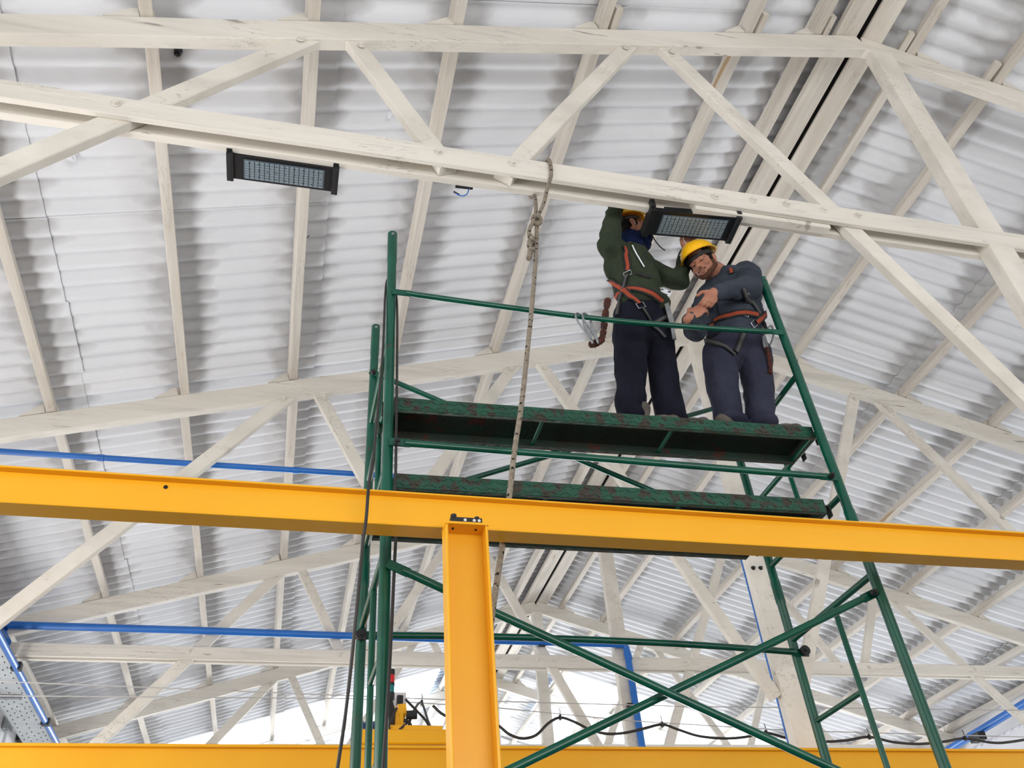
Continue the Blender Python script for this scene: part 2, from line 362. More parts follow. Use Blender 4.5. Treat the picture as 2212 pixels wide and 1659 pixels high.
# purlins, bay by bay, laid on the top chords
PD = 0.115; PW = 0.075
bays = [(-6.3, TY[0] + .05)] + [(TY[k] + .05, TY[k + 1] + .05) for k in range(5)] + [(TY[5] + .05, 25.3)]
def onslope(X, up):                                    # point above chord centre line, measured square to the slope
    s_ = -1 if X < XR else 1
    return Vector((X + s_ * SN * up, 0, zc(X) + CS * up))
def nrm(X): return Vector((-SN if X < XR else SN, 0, CS))
for p in PURL + PURR:
    X = p * U; nn = nrm(X); c = onslope(X, 0.105 + PD / 2 + 0.002)
    w_ = PW * (1.25 if abs(p - 0.578) < .001 else 1)
    for (y0, y1) in bays:
        jx = rnd(-0.012, 0.012)
        b = MB(); b.bar((c.x + jx, y0 + 0.004, c.z), (c.x + jx + rnd(-.01, .01), y1 - 0.004, c.z), PD, w_, side=nn, ch=0.004, seg=6, jit=0.0022)
        b.build('purlin', M['purlin'], ceiling)
# ridge boards each side of the dark ridge gap
for (y0, y1) in bays:
    for X, w_, h_ in ((0.6245 * U, 0.245, 0.05), (0.6515 * U, 0.175, 0.05)):
        nn = nrm(X); c = onslope(X, 0.105 + h_ / 2 + 0.002)
        b = MB(); b.bar((c.x, y0 + .003, c.z), (c.x, y1 - .003, c.z), h_, w_, side=nn, seg=5, jit=0.0015); b.build('ridge_board', M['purlin'], ceiling)
b = MB(); b.box((XR, 9.5, zc(XR) + 0.34), (0.36, 31.6, 0.03)); b.box((XR, 9.5, zc(XR) + 0.19), (0.20, 31.6, 0.02)); o = b.build('ridge_cap_gap_shade', M['dark'], ceiling)  # cap and lower strip coloured dark to stand for shade in the ridge gap
def roofpt(x, y, up=0.0):
    d = ray(x, y); zz = U * 1.003 + SHEET + up; t = (zz - PITCH * XR) / (d.z - PITCH * d.x); return d * t
for px, py, r_, mm in ((383, 116, .022, 'alu_dark'), (153, 341, .033, 'sheet'), (843, 253, .018, 'sheet')):
    c = roofpt(px, py, -.03); b = MB(); b.tube([c + Vector((0, 0, .04)), c], r_, 14, rr=[r_ * 1.25, r_]); b.tube([c, c + Vector((0, 0, -.012))], r_ * .5, 8)
    if mm == 'alu_dark': b.tube([c, c + Vector((.01, -.01, -.05)), c + Vector((.0, -.03, -.065))], .004, 6)
    b.build('roof_screw', M[mm], ceiling)
for px, py in ((648, 512), (640, 402)):
    c = roofpt(px, py, -.05); b = MB(); b.tube([c, c + Vector((.05, .0, -.01)), c + Vector((.07, 0, .03))], .004, 6); b.build('hook_bolt', M['alu_dark'], ceiling)
# cleats: wedge blocks that hold each purlin on the chord
for ti, y in enumerate(TY):
    for p in PURL + PURR:
        X = p * U; s_ = -1 if X < XR else 1
        nn = nrm(X); t = Vector((s_ * CS, 0, -SN)); base = onslope(X, 0.104) ; base.y = y + 0.045
        base += t * (PW / 2 + 0.014)
        L = 0.20; H = 0.085; vs = []
        for yy in (-0.03, 0.03):
            for (a_, h_) in ((0, 0), (L, 0), (L * 0.92, 0.012), (0.03, H), (0, H)):
                vs.append(base + t * a_ + nn * h_ + Vector((0, yy, 0)))
        b = MB(); b.add(vs, [(0, 1, 2, 3, 4), (9, 8, 7, 6, 5)] + [(i, (i + 1) % 5, (i + 1) % 5 + 5, i + 5) for i in range(5)])
        b.build('cleat', M['wood'], ceiling)

# short lap blocks beside the purlins over the nearest truss
for p, sg in ((0.281, 1), (0.476, 1), (0.578, 1), (0.704, -1), (0.817, -1), (1.015, -1)):
    X = p * U; nn = nrm(X); c = onslope(X + sg * 0.085, 0.105 + 0.035)
    b = MB(); b.bar((c.x, TY[0] - .13, c.z), (c.x, TY[0] + .14, c.z), 0.07, 0.055, side=nn, jit=.002, seg=2); b.build('lap_block', M['purlin'], ceiling)
# ================================================================ TRUSSES
WHERE = ['nearest white timber roof truss, crossing just above both workers', 'white timber roof truss just behind the scaffold, bottom chord hidden by yellow beam',
         'white timber roof truss with blue pipe along its bottom chord', 'fourth white timber roof truss, its chord ends low over the crane girder',
         'far white timber roof truss in front of the bright skylight', 'very far timber roof truss beyond the skylight', 'furthest timber roof truss, hidden low behind the girder']
ZB = 0.6315 * U; CD = 0.157
def node_pair(xa, za, xb, zb, ext=0.0):
    a = Vector((xa * U, 0, za * U)); b = Vector((xb * U, 0, zb * U)); d = (b - a).normalized(); return a, b + d * ext
for k, y in enumerate(TY):
    yc = y + 0.0675
    t = thing('timber_truss', WHERE[k], 'roof truss', (XR, yc, ZB))
    z_of = lambda x: ZB + (0.0 if k == 0 else -0.03)
    xl, xr = XL + 0.02, XRR - 0.02
    for s_, xe in ((-1, xl), (1, xr)):                 # top chords
        b = MB(); b.bar((XR + s_ * 0.001, yc - 0.005, zc(XR)), (xe, yc - 0.005, zc(xe)), 0.085, 0.205, seg=14, jit=0.003); b.build('top_chord', M['wood_x'], t)
    for dy, th_ in ((-0.0495, 0.036), (0.0555, 0.047)):  # twin planks of the bottom chord
        b = MB(); b.bar((xl, yc + dy, z_of(0)), (xr, yc + dy, z_of(0)), th_, CD, seg=18, jit=0.002); b.build('bottom_chord', M['wood_x'], t)
    mir = lambda q: 2 * 0.637 - q
    for m_ in (0, 1):
        f = (lambda q: q) if m_ == 0 else mir
        mem = [((-0.030, 0.800), (-0.318, 0.452), 'knee_brace', 0.128, 0.0), ((0.000, 0.808), (0.092, 0.628), 'diagonal', 0.115, 0.035),
               ((0.308, 0.898), (0.146, 0.628), 'diagonal', 0.115, 0.035), ((0.346, 0.908), (0.620, 0.365), 'knee_brace', 0.118, 0.0)]
        for (xa, za), (xb, zb), nm, wd, ext in mem:
            if k > 4 and nm == 'diagonal' and False: continue
            if nm == 'knee_brace' and xb < 0: xb2, zb2 = xb - 0.19, zb - 0.235
            else: xb2, zb2 = xb, zb
            A, B = node_pair(f(xa), za, f(xb2), zb2, ext)
            off = Vector((0, yc - 0.002, 0))
            b = MB(); b.bar(A + off, B + off, 0.060, wd, seg=8, jit=0.0018); b.build(nm, M['wood'], t)
        if k < 5:
            for bx in (-0.178, 0.084, 0.150, 0.497):
                hexbolt(t, (f(bx) * U, y, z_of(0) + 0.01), 0.017)
            for bx, bz in ((-0.045, 0.782), (0.012, 0.790), (0.298, 0.880), (0.355, 0.890)):
                hexbolt(t, (f(bx) * U, yc - 0.042, bz * U), 0.015)
        if m_ == 0 and k < 4:
            for bx in (0.345, 0.385, 0.42, 0.46): hexbolt(t, (bx * U, y, z_of(0) + rnd(-.02, .04)), 0.016)
    if k == 0:                                          # packing block between the planks
        A = at(1500, 448, y + 0.05); B_ = at(1787, 482, y + 0.05)
        b = MB(); b.bar((A.x, yc, ZB - 0.03), (B_.x, yc, ZB - 0.03), 0.061, 0.15); b.build('packing_block', M['wood'], t)
# post from floor to apex under each truss
CX = [0.6565, 0.640, 0.6375, 0.637, 0.637, 0.637, 0.637]
CL = ['white timber column rising to the roof ridge at the right edge, in front', 'wide white timber column seen through the scaffold\'s right frame, with two small bolts',
      'white timber column under the ridge, blue pipe fixed to its front', 'white timber column standing left of the one with blue pipe', 'thin far white timber column under the ridge before the skylight']
for k in range(5):
    y = TY[k]; X = CX[k] * U
    t = thing('timber_column', CL[k], 'column', (X, y + 0.09, FZ))
    ztop = zc(X) - 0.11
    b = MB(); b.bar((X, y + 0.055, FZ), (X, y + 0.055, ztop), 0.105, 0.195, seg=14, jit=0.002); b.build('shaft', M['wood'], t)
    if k == 1:
        for px in (1627, 1643):
            c = at(px, 1227, y); hexbolt(t, (c.x, y + 0.002, c.z), 0.013, m=M['alu_dark'])

# ================================================================ SCAFFOLD
YF = 3.17; YR = 3.94
sc = thing('scaffold', 'green tubular steel scaffold tower carrying the two workers', 'scaffold', (1.4, 3.55, FZ))
def ext_floor(a, b_):
    d = b_ - a; return a + d * ((FZ - a.z) / d.z)
FL0 = at(848, 506, YF); FL1 = ext_floor(FL0, at(822, 1659, YF))
FR0 = at(1646, 603, YF); FR1 = ext_floor(FR0, at(2042, 1659, YF))
RL0 = at(812, 706, YR); RL1 = ext_floor(RL0, at(767, 1659, YR))
RR1 = at(1790, 1659, YR); RR0 = at(1600, 1000, YR); RR1 = ext_floor(RR0, RR1); d_ = RR0 - RR1; RR0 = RR1 + d_ * ((RL0.z - RR1.z) / d_.z)
def lerpz(a, b_, z): return a.lerp(b_, (z - a.z) / (b_.z - a.z))
joints = at(1835, 1105, YF).z
for a, b_ in ((FL0, FL1), (FR0, FR1), (RL0, RL1), (RR0, RR1)):
    z2 = a.z - 0.22
    b = MB(); q = lerpz(a, b_, z2); q2 = q + (b_ - a).normalized() * 0.015
    pts = [a, q, q2]; rr = [0.0262, 0.0262, 0.024]
    for zz in (joints, joints - 1.9):
        p = lerpz(a, b_, zz); dd = (b_ - a).normalized()
        pts += [p - dd * 0.01, p, p + dd * 0.12, p + dd * 0.13]; rr += [0.024, 0.027, 0.027, 0.024]
    pts.append(b_); rr.append(0.024)
    po = b.__class__(); po.tube(pts, 0.024, 16, rr=rr); o = po.build('post', M['green'], sc, smooth=True)
    b2 = MB(); c = a + Vector((0, -0.024, -0.03)); b2.tube([c, c + Vector((0, -0.01, 0))], 0.008, 8); b2.build('pin', M['steel'], o)
def stube(name, a, b_, r=0.0165, flat=True, mm='green', pts=None):
    a = Vector(a); b_ = Vector(b_); d = (b_ - a).normalized(); b = MB()
    P = pts or [a, b_]
    if flat:
        P2 = smoothpts(P, 6) if len(P) > 2 else P
        b.tube([P2[0] + d * 0.05] + P2[1:-1] + [P2[-1] - d * 0.05], r, 12)
        for e, s_ in ((a, 1), (b_, -1)):
            b.bar(e - d * s_ * 0.02, e + d * s_ * 0.075, 0.009, r * 2.4, side=(0, 1, 0), ch=0.002)
    else: b.tube(P, r, 12)
    return b.build(name, M[mm], sc, smooth=True)
# end frames: level tubes front to rear, an inner upright and rungs
def fr(side, z): return lerpz(FL0, FL1, z) if side == 'L' else lerpz(FR0, FR1, z)
def re(side, z): return lerpz(RL0, RL1, z) if side == 'L' else lerpz(RR0, RR1, z)
zs = [at(1717, 808, YF).z, at(1758, 930, YF).z, at(1812, 1067, YF).z, at(1885, 1240, YF).z]
zin = {'L': 0.45, 'R': 0.45}
for sd in 'LR':
    for i, z in enumerate(zs):
        stube('frame_tube', fr(sd, z), re(sd, z), 0.0165, flat=False)
    up0 = fr(sd, zs[0]).lerp(re(sd, zs[0]), 0.45); up1 = fr(sd, zs[2]).lerp(re(sd, zs[2]), 0.45)
    stube('inner_upright', up0, up1, 0.014, flat=False)
    lo0 = fr(sd, zs[3]).lerp(re(sd, zs[3]), 0.45); lo1 = lo0 + (fr(sd, FZ + .1).lerp(re(sd, FZ + .1), 0.45) - lo0)
    stube('inner_upright', lo0, lo1, 0.014, flat=False)
    for j in range(6):
        z = zs[3] - 0.42 - j * 0.38
        if z < FZ + .15: break
        A = lo0.lerp(lo1, (z - lo0.z) / (lo1.z - lo0.z)); B_ = re(sd, z) if sd == 'R' else fr(sd, z)
        stube('rung', A, B_, 0.013, flat=False)
# rails and braces
ra = [at(856, 631, YF - .03), at(1250, 684, YF - .03), at(1480, 705, YF - .03), at(1684, 718, YF - .03)]
stube('guard_rail', ra[0], ra[-1], 0.0155, pts=ra)
stube('tie_rail', at(850, 955, YF - .03), at(1800, 1031, YF - .03), 0.0165)
rb = [at(778, 1372, YR - .03), at(1100, 1376, YR - .03), at(1450, 1390, YR - .03), at(1738, 1410, YR - .03)]
stube('tie_rail', rb[0], rb[-1], 0.0165, pts=rb)
def line_to(a, b_, px):                                 # extend the pixel line to column px
    t = (px - a[0]) / (b_[0] - a[0]); return (px, a[1] + (b_[1] - a[1]) * t)
stube('cross_brace', at(846, 1221, YF - .035), at(*line_to((1065, 1315), (1800, 1659), 2005), YF - .035), 0.0165)
q0 = (1888, 1282); q1 = line_to((1888, 1282), (1110, 1659), 905)
stube('cross_brace', at(*q0, YF + .035), at(*q1, YF + .035), 0.0165)
stube('cross_brace', at(806, 805, YR - .03), at(*line_to((850, 820), (1395, 1053), 1655), YR - .03), 0.0155)
stube('cross_brace', at(*line_to((1020, 1033), (1540, 883), 792), YR + .03), at(*line_to((1020, 1033), (1540, 883), 1572), YR + .03), 0.0155)
for (px, py, Y) in ((780, 1373, YR - .04), (1737, 1407, YR - .04), (1795, 1030, YF - .04), (857, 957, YF - .04), (806, 806, YR - .04), (1886, 1282, YF + .0)):
    c = at(px, py, Y); b = MB(); b.tube([c, c + Vector((0, -0.02, 0))], 0.026 if py > 1300 else 0.014, 12); b.tube([c + Vector((0, -0.02, 0)), c + Vector((0, -0.03, 0))], 0.009, 6); b.build('wing_nut', M['alu_dark'], sc)

# planks
def plank(label, xa, xb, y0, y1, za, zb, lip, group=None):
    t = thing('scaffold_plank', label, 'scaffold plank', ((xa + xb) / 2, (y0 + y1) / 2, (za + zb) / 2))
    A = Vector((xa, 0, za)); B_ = Vector((xb, 0, zb)); Yv = lambda p, y: Vector((p.x, y, p.z)); dn = Vector((0, 0, -1))
    b = MB(); b.bar(Yv(A, (y0 + y1) / 2) + dn * .003, Yv(B_, (y0 + y1) / 2) + dn * .003, y1 - y0, 0.006, ch=.001); b.build('top_plate', M['green_worn'], t)
    for y_, nm in ((y0 + .003, 'front_lip'), (y1 - .003, 'rear_lip')):
        b = MB(); b.bar(Yv(A, y_) + dn * lip / 2, Yv(B_, y_) + dn * lip / 2, 0.005, lip, ch=.001)
        
        if lip > .07 and label.startswith('dark'): pass
        yi = y_ + (0.012 if y_ < (y0 + y1) / 2 else -0.012)
        b.bar(Yv(A, yi) + dn * (lip - .002), Yv(B_, yi) + dn * (lip - .002), 0.024, 0.005, ch=.001)
        b.build(nm, M['plank_under' if label.startswith('dark') or nm == 'rear_lip' else 'green_worn'], t)
    b = MB(); b.bar(Yv(A, (y0 + y1) / 2) + dn * .010, Yv(B_, (y0 + y1) / 2) + dn * .010, y1 - y0 - .014, 0.004, ch=.001); b.build('underside', M['plank_under'], t)
    for P, s_ in ((A, 1), (B_, -1)):
        b = MB(); b.box(Yv(P, (y0 + y1) / 2) + dn * lip / 2 + Vector((s_ * .003, 0, 0)), (0.006, y1 - y0, lip)); b.build('end_plate', M['plank_under'], t)
        for fy in (0.2, 0.8):
            y_ = y0 + (y1 - y0) * fy; b = MB(); o_ = Yv(P, y_) + dn * 0.012 - Vector((s_ * .025, 0, 0))
            b.box(o_, (0.055, 0.035, 0.007)); b.box(o_ + Vector((-s_ * .025, 0, -.028)), (0.007, 0.035, 0.055)); b.build('hook', M['plank_under'], t)
    for fx in (0.33, 0.64):
        c = A.lerp(B_, fx); b = MB(); b.bar(Yv(c, y0 + .01) + dn * (lip - .014), Yv(c, y1 - .01) + dn * (lip - .014), 0.012, 0.02, side=(0, 0, 1), ch=.003); b.build('cross_rib', M['green'], t)
    b = MB(); n = int((xb - xa) / 0.034)
    for i in range(n):
        for row in (0, 1):
            f = (i + 0.5 + row * 0.5) / n
            if f > 0.995: continue
            c = Yv(A.lerp(B_, f), y0 - .0012) + dn * (0.018 + row * (lip - .036))
            sg = 1 if (i + row) % 2 else -1
            b.bar(c - Vector((.011, 0, -.007 * sg)), c + Vector((.011, 0, .007 * -sg)), 0.003, 0.006, ch=.001)
    o = b.build('tread_pattern', M['green_worn'], t); o['kind'] = 'stuff'
    return t
D0 = 3.205; D1 = 3.465
za = at(857, 858, D0).z; zb = at(1752, 922, D0).z
plank('upper green chequered steel plank, the one the workers stand on', at(857, 858, D0).x - .01, at(1754, 923, D0).x, D0, D1, za, zb, 0.068)
z2a = at(857, 1022, D0).z; z2b = at(1778, 1079, D0).z
plank('lower green chequered steel plank just above the yellow beam', at(857, 1022, D0).x - .01, at(1778, 1079, D0).x, D0, D1, z2a, z2b, 0.072)
q = at(900, 1173, 3.735).z - 0.008
plank('dark lower plank seen only below the yellow beam, behind the green one', at(813, 1160, 3.5).x, at(1640, 1200, 3.6).x, 3.475, 3.735, q + .08, q + .08, 0.072)

# ================================================================ YELLOW STEEL
YB = 2.75
def ibeam(name, label, cat, A, B_, H, W, tf, tw, mm):
    """A, B_: front top edge of the upper flange"""
    t = thing(name, label, cat, A.lerp(B_, .5)); dn = Vector((0, 0, -1)); fy = Vector((0, 1, 0))
    b = MB(); b.bar(A + fy * W / 2 + dn * tf / 2, B_ + fy * W / 2 + dn * tf / 2, W, tf, ch=.002, seg=10); b.build('top_flange', mm, t)
    b = MB(); b.bar(A + fy * W / 2 + dn * (H - tf / 2), B_ + fy * W / 2 + dn * (H - tf / 2), W, tf, ch=.002, seg=10); b.build('bottom_flange', mm, t)
    b = MB(); b.bar(A + fy * W / 2 + dn * H / 2, B_ + fy * W / 2 + dn * H / 2, tw, H - 2 * tf, ch=.001, seg=10); b.build('web', mm, t)
    return t
def side_ext(p0, p1, e):
    d = (p1 - p0); return p0 - d * e, p1 + d * e
A, B_ = side_ext(at(0, 1004, YB), at(2212, 1149, YB), 0.25)
H = 0.143
bt = ibeam('steel_beam', 'yellow steel I-beam crossing the whole view in front of the scaffold', 'steel beam', A, B_, H, 0.086, 0.008, 0.03, M['yellow'])
c = at(358, 1053, YB + .03); b = MB(); b.tube([c, c + Vector((0, -.004, 0))], 0.008, 6); b.build('paint_chip', M['dark'], bt)
# column: open channel facing the camera
YC = 2.665
x0 = at(963, 1135, YC).x; x1 = at(1054, 1140, YC).x; zt = at(1008, 1133, YC).z
ct = thing('steel_column', 'yellow steel channel column under the long yellow beam', 'steel column', ((x0 + x1) / 2, YC + .04, FZ))
b = MB(); b.box(((x0 + x1) / 2, YC + .075, (zt + FZ) / 2), (x1 - x0, 0.008, zt - FZ)); b.build('web', M['yellow'], ct)
for X in (x0 + .0045, x1 - .0045):
    b = MB(); b.bar((X, YC + .037, FZ), (X, YC + .037, zt), 0.074, 0.009, ch=.003); b.build('flange', M['yellow'], ct)
b = MB(); b.box(((x0 + x1) / 2, YC + .036, zt + .004), (x1 - x0 + .004, 0.080, 0.009)); cp = b.build('cap_plate', M['yellow'], ct)
for fx in (0.2, 0.75):
    c = Vector((x0 + (x1 - x0) * fx, YC + .03, zt - .0015)); b = MB(); b.tube([c, c + Vector((0, 0, -.003))], 0.0045, 8); b.build('bolt_hole', M['dark'], cp)
b = MB(); cx = (x0 + x1) / 2
b.box((cx, YC + .015, zt + .020), (0.115, 0.022, 0.022)); b.tube([(cx - .045, YC + .012, zt + .03), (cx - .045, YC + .012, zt + .043)], 0.011, 10); b.tube([(cx + .04, YC + .012, zt + .03), (cx + .04, YC + .012, zt + .038)], 0.009, 10)
lb = b.build('limit_switch', M['black']); tag(lb, 'small black switch block on top of the yellow column', 'switch')
for dx in (-.005, .028, .046):
    b = MB(); c = Vector((cx + dx, YC + .004, zt + .020)); b.tube([c, c + Vector((0, -.002, 0))], 0.006, 8); b.build('contact', M['plate'], lb)
# crane girder
YG = 6.0
A, B_ = side_ext(at(0, 1604, YG), at(2212, 1618, YG), 0.2)
ibeam('crane_girder', 'deep yellow crane girder along the bottom edge of the view', 'crane girder', A, B_, 0.55, 0.26, 0.018, 0.19, M['yellow2'])
GZ = lambda px: at(px, 1606, YG).z
# hoist trolley on the girder
tz = at(880, 1608, YG).z
tr = thing('hoist_trolley', 'yellow hoist trolley frame sitting on the crane girder behind the scaffold', 'hoist', (at(880, 1600, YG).x, 6.1, tz))
def gx(px, Y=6.05): return colx(px, Y, tz + .1).x
b = MB(); b.bar((gx(780), 6.12, tz + .055), (gx(1012), 6.12, tz + .055), 0.22, 0.10, ch=.01)
b.bar((gx(838), 6.12, tz + .12), (gx(955), 6.12, tz + .115), 0.18, 0.04, ch=.01); b.build('trolley_frame', M['yellow2'], tr)
b = MB(); b.bar(at(850, 1585, 6.15), at(862, 1535, 6.15), 0.09, 0.10, ch=.01); b.bar(at(858, 1538, 6.15), at(876, 1536, 6.15), 0.1, 0.08, ch=.008); b.bar(at(868, 1590, 6.12), at(867, 1540, 6.12), 0.05, 0.03); b.build('arm', M['yellow2'], tr)
b = MB(); b.bar(at(862, 1540, 6.22), at(864, 1504, 6.22), 0.05, 0.045, ch=.01); b.build('guide_post', M['alu_dark'], tr)
b = MB(); p0 = at(845, 1575, 6.3); p1 = at(877, 1497, 6.3); b.box(((p0 + p1) / 2), (abs(p1.x - p0.x), 0.02, abs(p1.z - p0.z))); b.build('back_plate', M['plate'], tr)
b = MB(); b.tube([at(878, 1545, 6.1), at(900, 1544, 6.1)], 0.03, 14); b.build('limit_arm', M['black'], tr)
b = MB(); b.box(at(895, 1588, 6.1), (0.07, 0.06, 0.03)); b.box(at(890, 1583, 6.1), (0.025, 0.05, 0.06)); b.build('terminal_box', M['black'], tr)
b = MB(); c = at(795, 1578, 6.15)
for i in range(9): b.tube([c + Vector((-.10 + i * .026, 0, -.02)), c + Vector((-.085 + i * .026, 0, -.02))], 0.078, 18)
b.tube([c + Vector((-.11, 0, -.02)), c + Vector((.13, 0, -.02))], 0.070, 18)
tag(b.build('motor', M['motor']), 'blue finned motor on the hoist behind the left scaffold posts', 'motor')
b = MB(); c = at(838, 1540, 6.12); b.tube([c + Vector((0, 0, -.12)), c + Vector((0, 0, .02))], 0.05, 14, rr=[.05, .055]); b.tube([c + Vector((0, 0, .02)), c + Vector((0, 0, .13))], 0.03, 14, rr=[.05, .02]); o = b.build('horn', M['black']); tag(o, 'black rounded horn on the crane under the signal tower', 'horn')
st = thing('signal_tower', 'small red and green signal tower light on the hoist', 'signal light', at(844, 1512, 6.12))
c = at(844, 1512, 6.12); h = 0.0
for nm, hh, rr_, mm in (('base', .05, .026, 'black'), ('green_lens', .05, .024, 'teal'), ('collar', .02, .026, 'black'), ('red_lens', .055, .024, 'red'), ('cap', .04, .026, 'black')):
    b = MB(); b.tube([c + Vector((0, 0, h)), c + Vector((0, 0, h + hh))], rr_, 18); b.build(nm, M[mm], st, smooth=True); h += hh
# cables of the hoist
def cable(name, label, P, r, mm='cable', cat='cable', n=8, parent=None, wob=0, k=8, group=None):
    b = MB(); b.tube(smoothpts(P, k), r, n, wob=wob); o = b.build(name, M[mm], parent, smooth=True)
    if label: tag(o, label, cat, group)
    return o
cable('control_cable', 'black control cable arching from the hoist post towards the girder', [at(876, 1510, 6.2), at(885, 1520, 6.2), at(900, 1535, 6.2), at(922, 1560, 6.15), at(927, 1580, 6.1), at(921, 1596, 6.05), at(917, 1606, 6.1)], 0.009)
cable('control_cable', 'black control cable hanging from the wire clip beside the hoist', [at(884, 1562, 6.1), at(892, 1540, 6.2), at(903, 1521, 6.6), at(911, 1519, 6.95), at(917, 1533, 6.7), at(928, 1566, 6.3), at(946, 1598, 6.12)], 0.009)
cable('control_cable', 'looped black cable in front of the yellow hoist arm', [at(857, 1530, 6.05), at(846, 1552, 6.0), at(840, 1568, 6.02), at(845, 1580, 6.03), at(858, 1579, 6.03), at(870, 1570, 6.03), at(884, 1558, 6.1)], 0.008)
cable('control_cable', 'thin black cable bundle right of the yellow hoist arm', [at(872, 1556, 6.1), at(882, 1560, 6.1), at(888, 1572, 6.1), at(889, 1586, 6.1)], 0.013)
# wires and the festoon
YW = 7.05
w1 = [at(-300, 1455, YW - .2), at(0, 1472, YW - .2), at(760, 1503, YW - .2), at(1000, 1513, YW - .2), at(1480, 1526, YW - .2), at(2212, 1534, YW - .2), at(2500, 1537, YW - .2)]
w2 = [at(-300, 1498, YW), at(0, 1503, YW), at(760, 1509, YW), at(1075, 1529, YW), at(1360, 1557, YW), at(1705, 1578, YW), at(2212, 1592, YW), at(2500, 1598, YW)]
tag((lambda b: (b.tube(w1, 0.0045, 6), b.build('stretched_wire', M['wire']))[1])(MB()), 'upper stretched steel wire across the hall', 'wire')
tag((lambda b: (b.tube(w2, 0.0045, 6), b.build('stretched_wire', M['wire']))[1])(MB()), 'lower stretched steel wire carrying the black festoon cable', 'wire')
fe = thing('festoon_cable', 'black festoon power cable looping below the lower wire', 'cable', at(1210, 1552, YW))
FP = [(935, 1524), (960, 1545), (1010, 1560), (1050, 1556), (1076, 1567), (1100, 1586), (1128, 1595), (1158, 1588), (1185, 1562), (1210, 1550), (1240, 1559), (1275, 1576), (1310, 1585), (1350, 1583), (1390, 1574), (1430, 1565), (1465, 1576), (1510, 1590), (1565, 1595), (1610, 1592), (1655, 1583), (1715, 1598), (1780, 1602), (1830, 1599), (1878, 1592), (1930, 1603), (1985, 1607), (2040, 1602), (2085, 1595), (2140, 1604), (2180, 1603), (2260, 1590)]
cable('cable_loop', None, [at(x, y, YW + .02) for x, y in FP], 0.0115, parent=fe, k=5)
for x, y in ((911, 1519), (1210, 1550), (1430, 1565), (1655, 1583), (1878, 1592), (2085, 1595)):
    b = MB(); c = at(x, y, YW + .01); b.bar(c + Vector((0, 0, -.02)), c + Vector((0, 0, .02)), 0.03, 0.02); b.tube([c + Vector((0, 0, .015)), c + Vector((.006, 0, .06)), c + Vector((-.004, 0, .075))], 0.004, 6); b.build('clip', M['black'], fe)

# ================================================================ PIPES, TRAY
def pipe(label, P, r, elbow=None, coup=()):
    t = thing('pipe', label, 'pipe', P[0]); b = MB()
    b.tube(P, r, 16); b.build('tube', M['blue'], t, smooth=True)
    for c, d in coup:
        b = MB(); d = Vector(d).normalized(); b.tube([c - d * r * 1.0, c + d * r * 1.0], r * 1.16, 16); b.build('coupling', M['blue'], t, smooth=True)
    return t
y = TY[1] + .24
P = [at(-200, 961, y), at(0, 975, y), at(770, 1024, y), at(1200, 1052, y)]
colp = at(1609, 1205, TY[1] + .18)
pipe('blue pipe running behind the truss just above the yellow beam', P + [Vector((colp.x - .08, y, P[-1].z)), Vector((colp.x, y - .02, P[-1].z - .08)), Vector((colp.x, y - .02, 1.0))], 0.027, coup=[(at(218, 989, y), (1, 0, 0)), (at(640, 1016, y), (1, 0, 0))])
y = TY[2] - .06
P = [at(18, 1350, y), at(400, 1361, y), at(960, 1381, y), at(1330, 1392, y)]
bend = smoothpts([at(1330, 1392, y), at(1347, 1394, y), at(1353, 1401, y), at(1356, 1415, y)], 5)
pp = pipe('blue pipe along the third truss, turning down its column', P[:-1] + bend + [at(1389, 1625, y)], 0.043, coup=[(at(1101, 1384, y), (1, 0, 0)), (at(1172, 1386, y), (1, 0, 0)), (at(1336, 1392, y), (1, 0, 0)), (at(1357, 1418, y), (0.1, 0, -1))])
for px, py in ((1170, 1392), (1362, 1524)):
    b = MB(); b.box(at(px, py, y + .01), (0.09, 0.05, 0.05)); b.build('pipe_clamp', M['black'], pp)
XT = -2.95
p0 = atX(30, 1432, XT); p1 = atX(122, 1603, XT)
t = pipe('blue pipe along the left wall beside the perforated tray', [p0 + (p0 - p1) * 0.35, p0, p1, p1 + (p1 - p0) * .5], 0.036)
for px, py in ((36, 1440), (99, 1560)):
    b = MB(); b.box(atX(px, py, XT), (0.10, 0.09, 0.08)); b.build('pipe_clamp', M['black'], t)
b = MB(); pa = at(18, 1350, y); b.tube([pa, at(4, 1365, y + .05), atX(14, 1388, XT)], 0.045, 14); b.build('elbow', M['blue'], t, smooth=True)
XQ = 11.2
p0 = atX(2206, 1524, XQ); p1 = atX(2050, 1619, XQ)
t = pipe('blue pipe along the right wall at the lower right corner', [p0 + (p0 - p1) * .6, p0, p1, p1 + (p1 - p0) * .3], 0.06)
b = MB(); b.box(atX(2112, 1593, XQ - .1), (0.14, 0.24, 0.12)); b.build('pipe_clamp', M['black'], t)
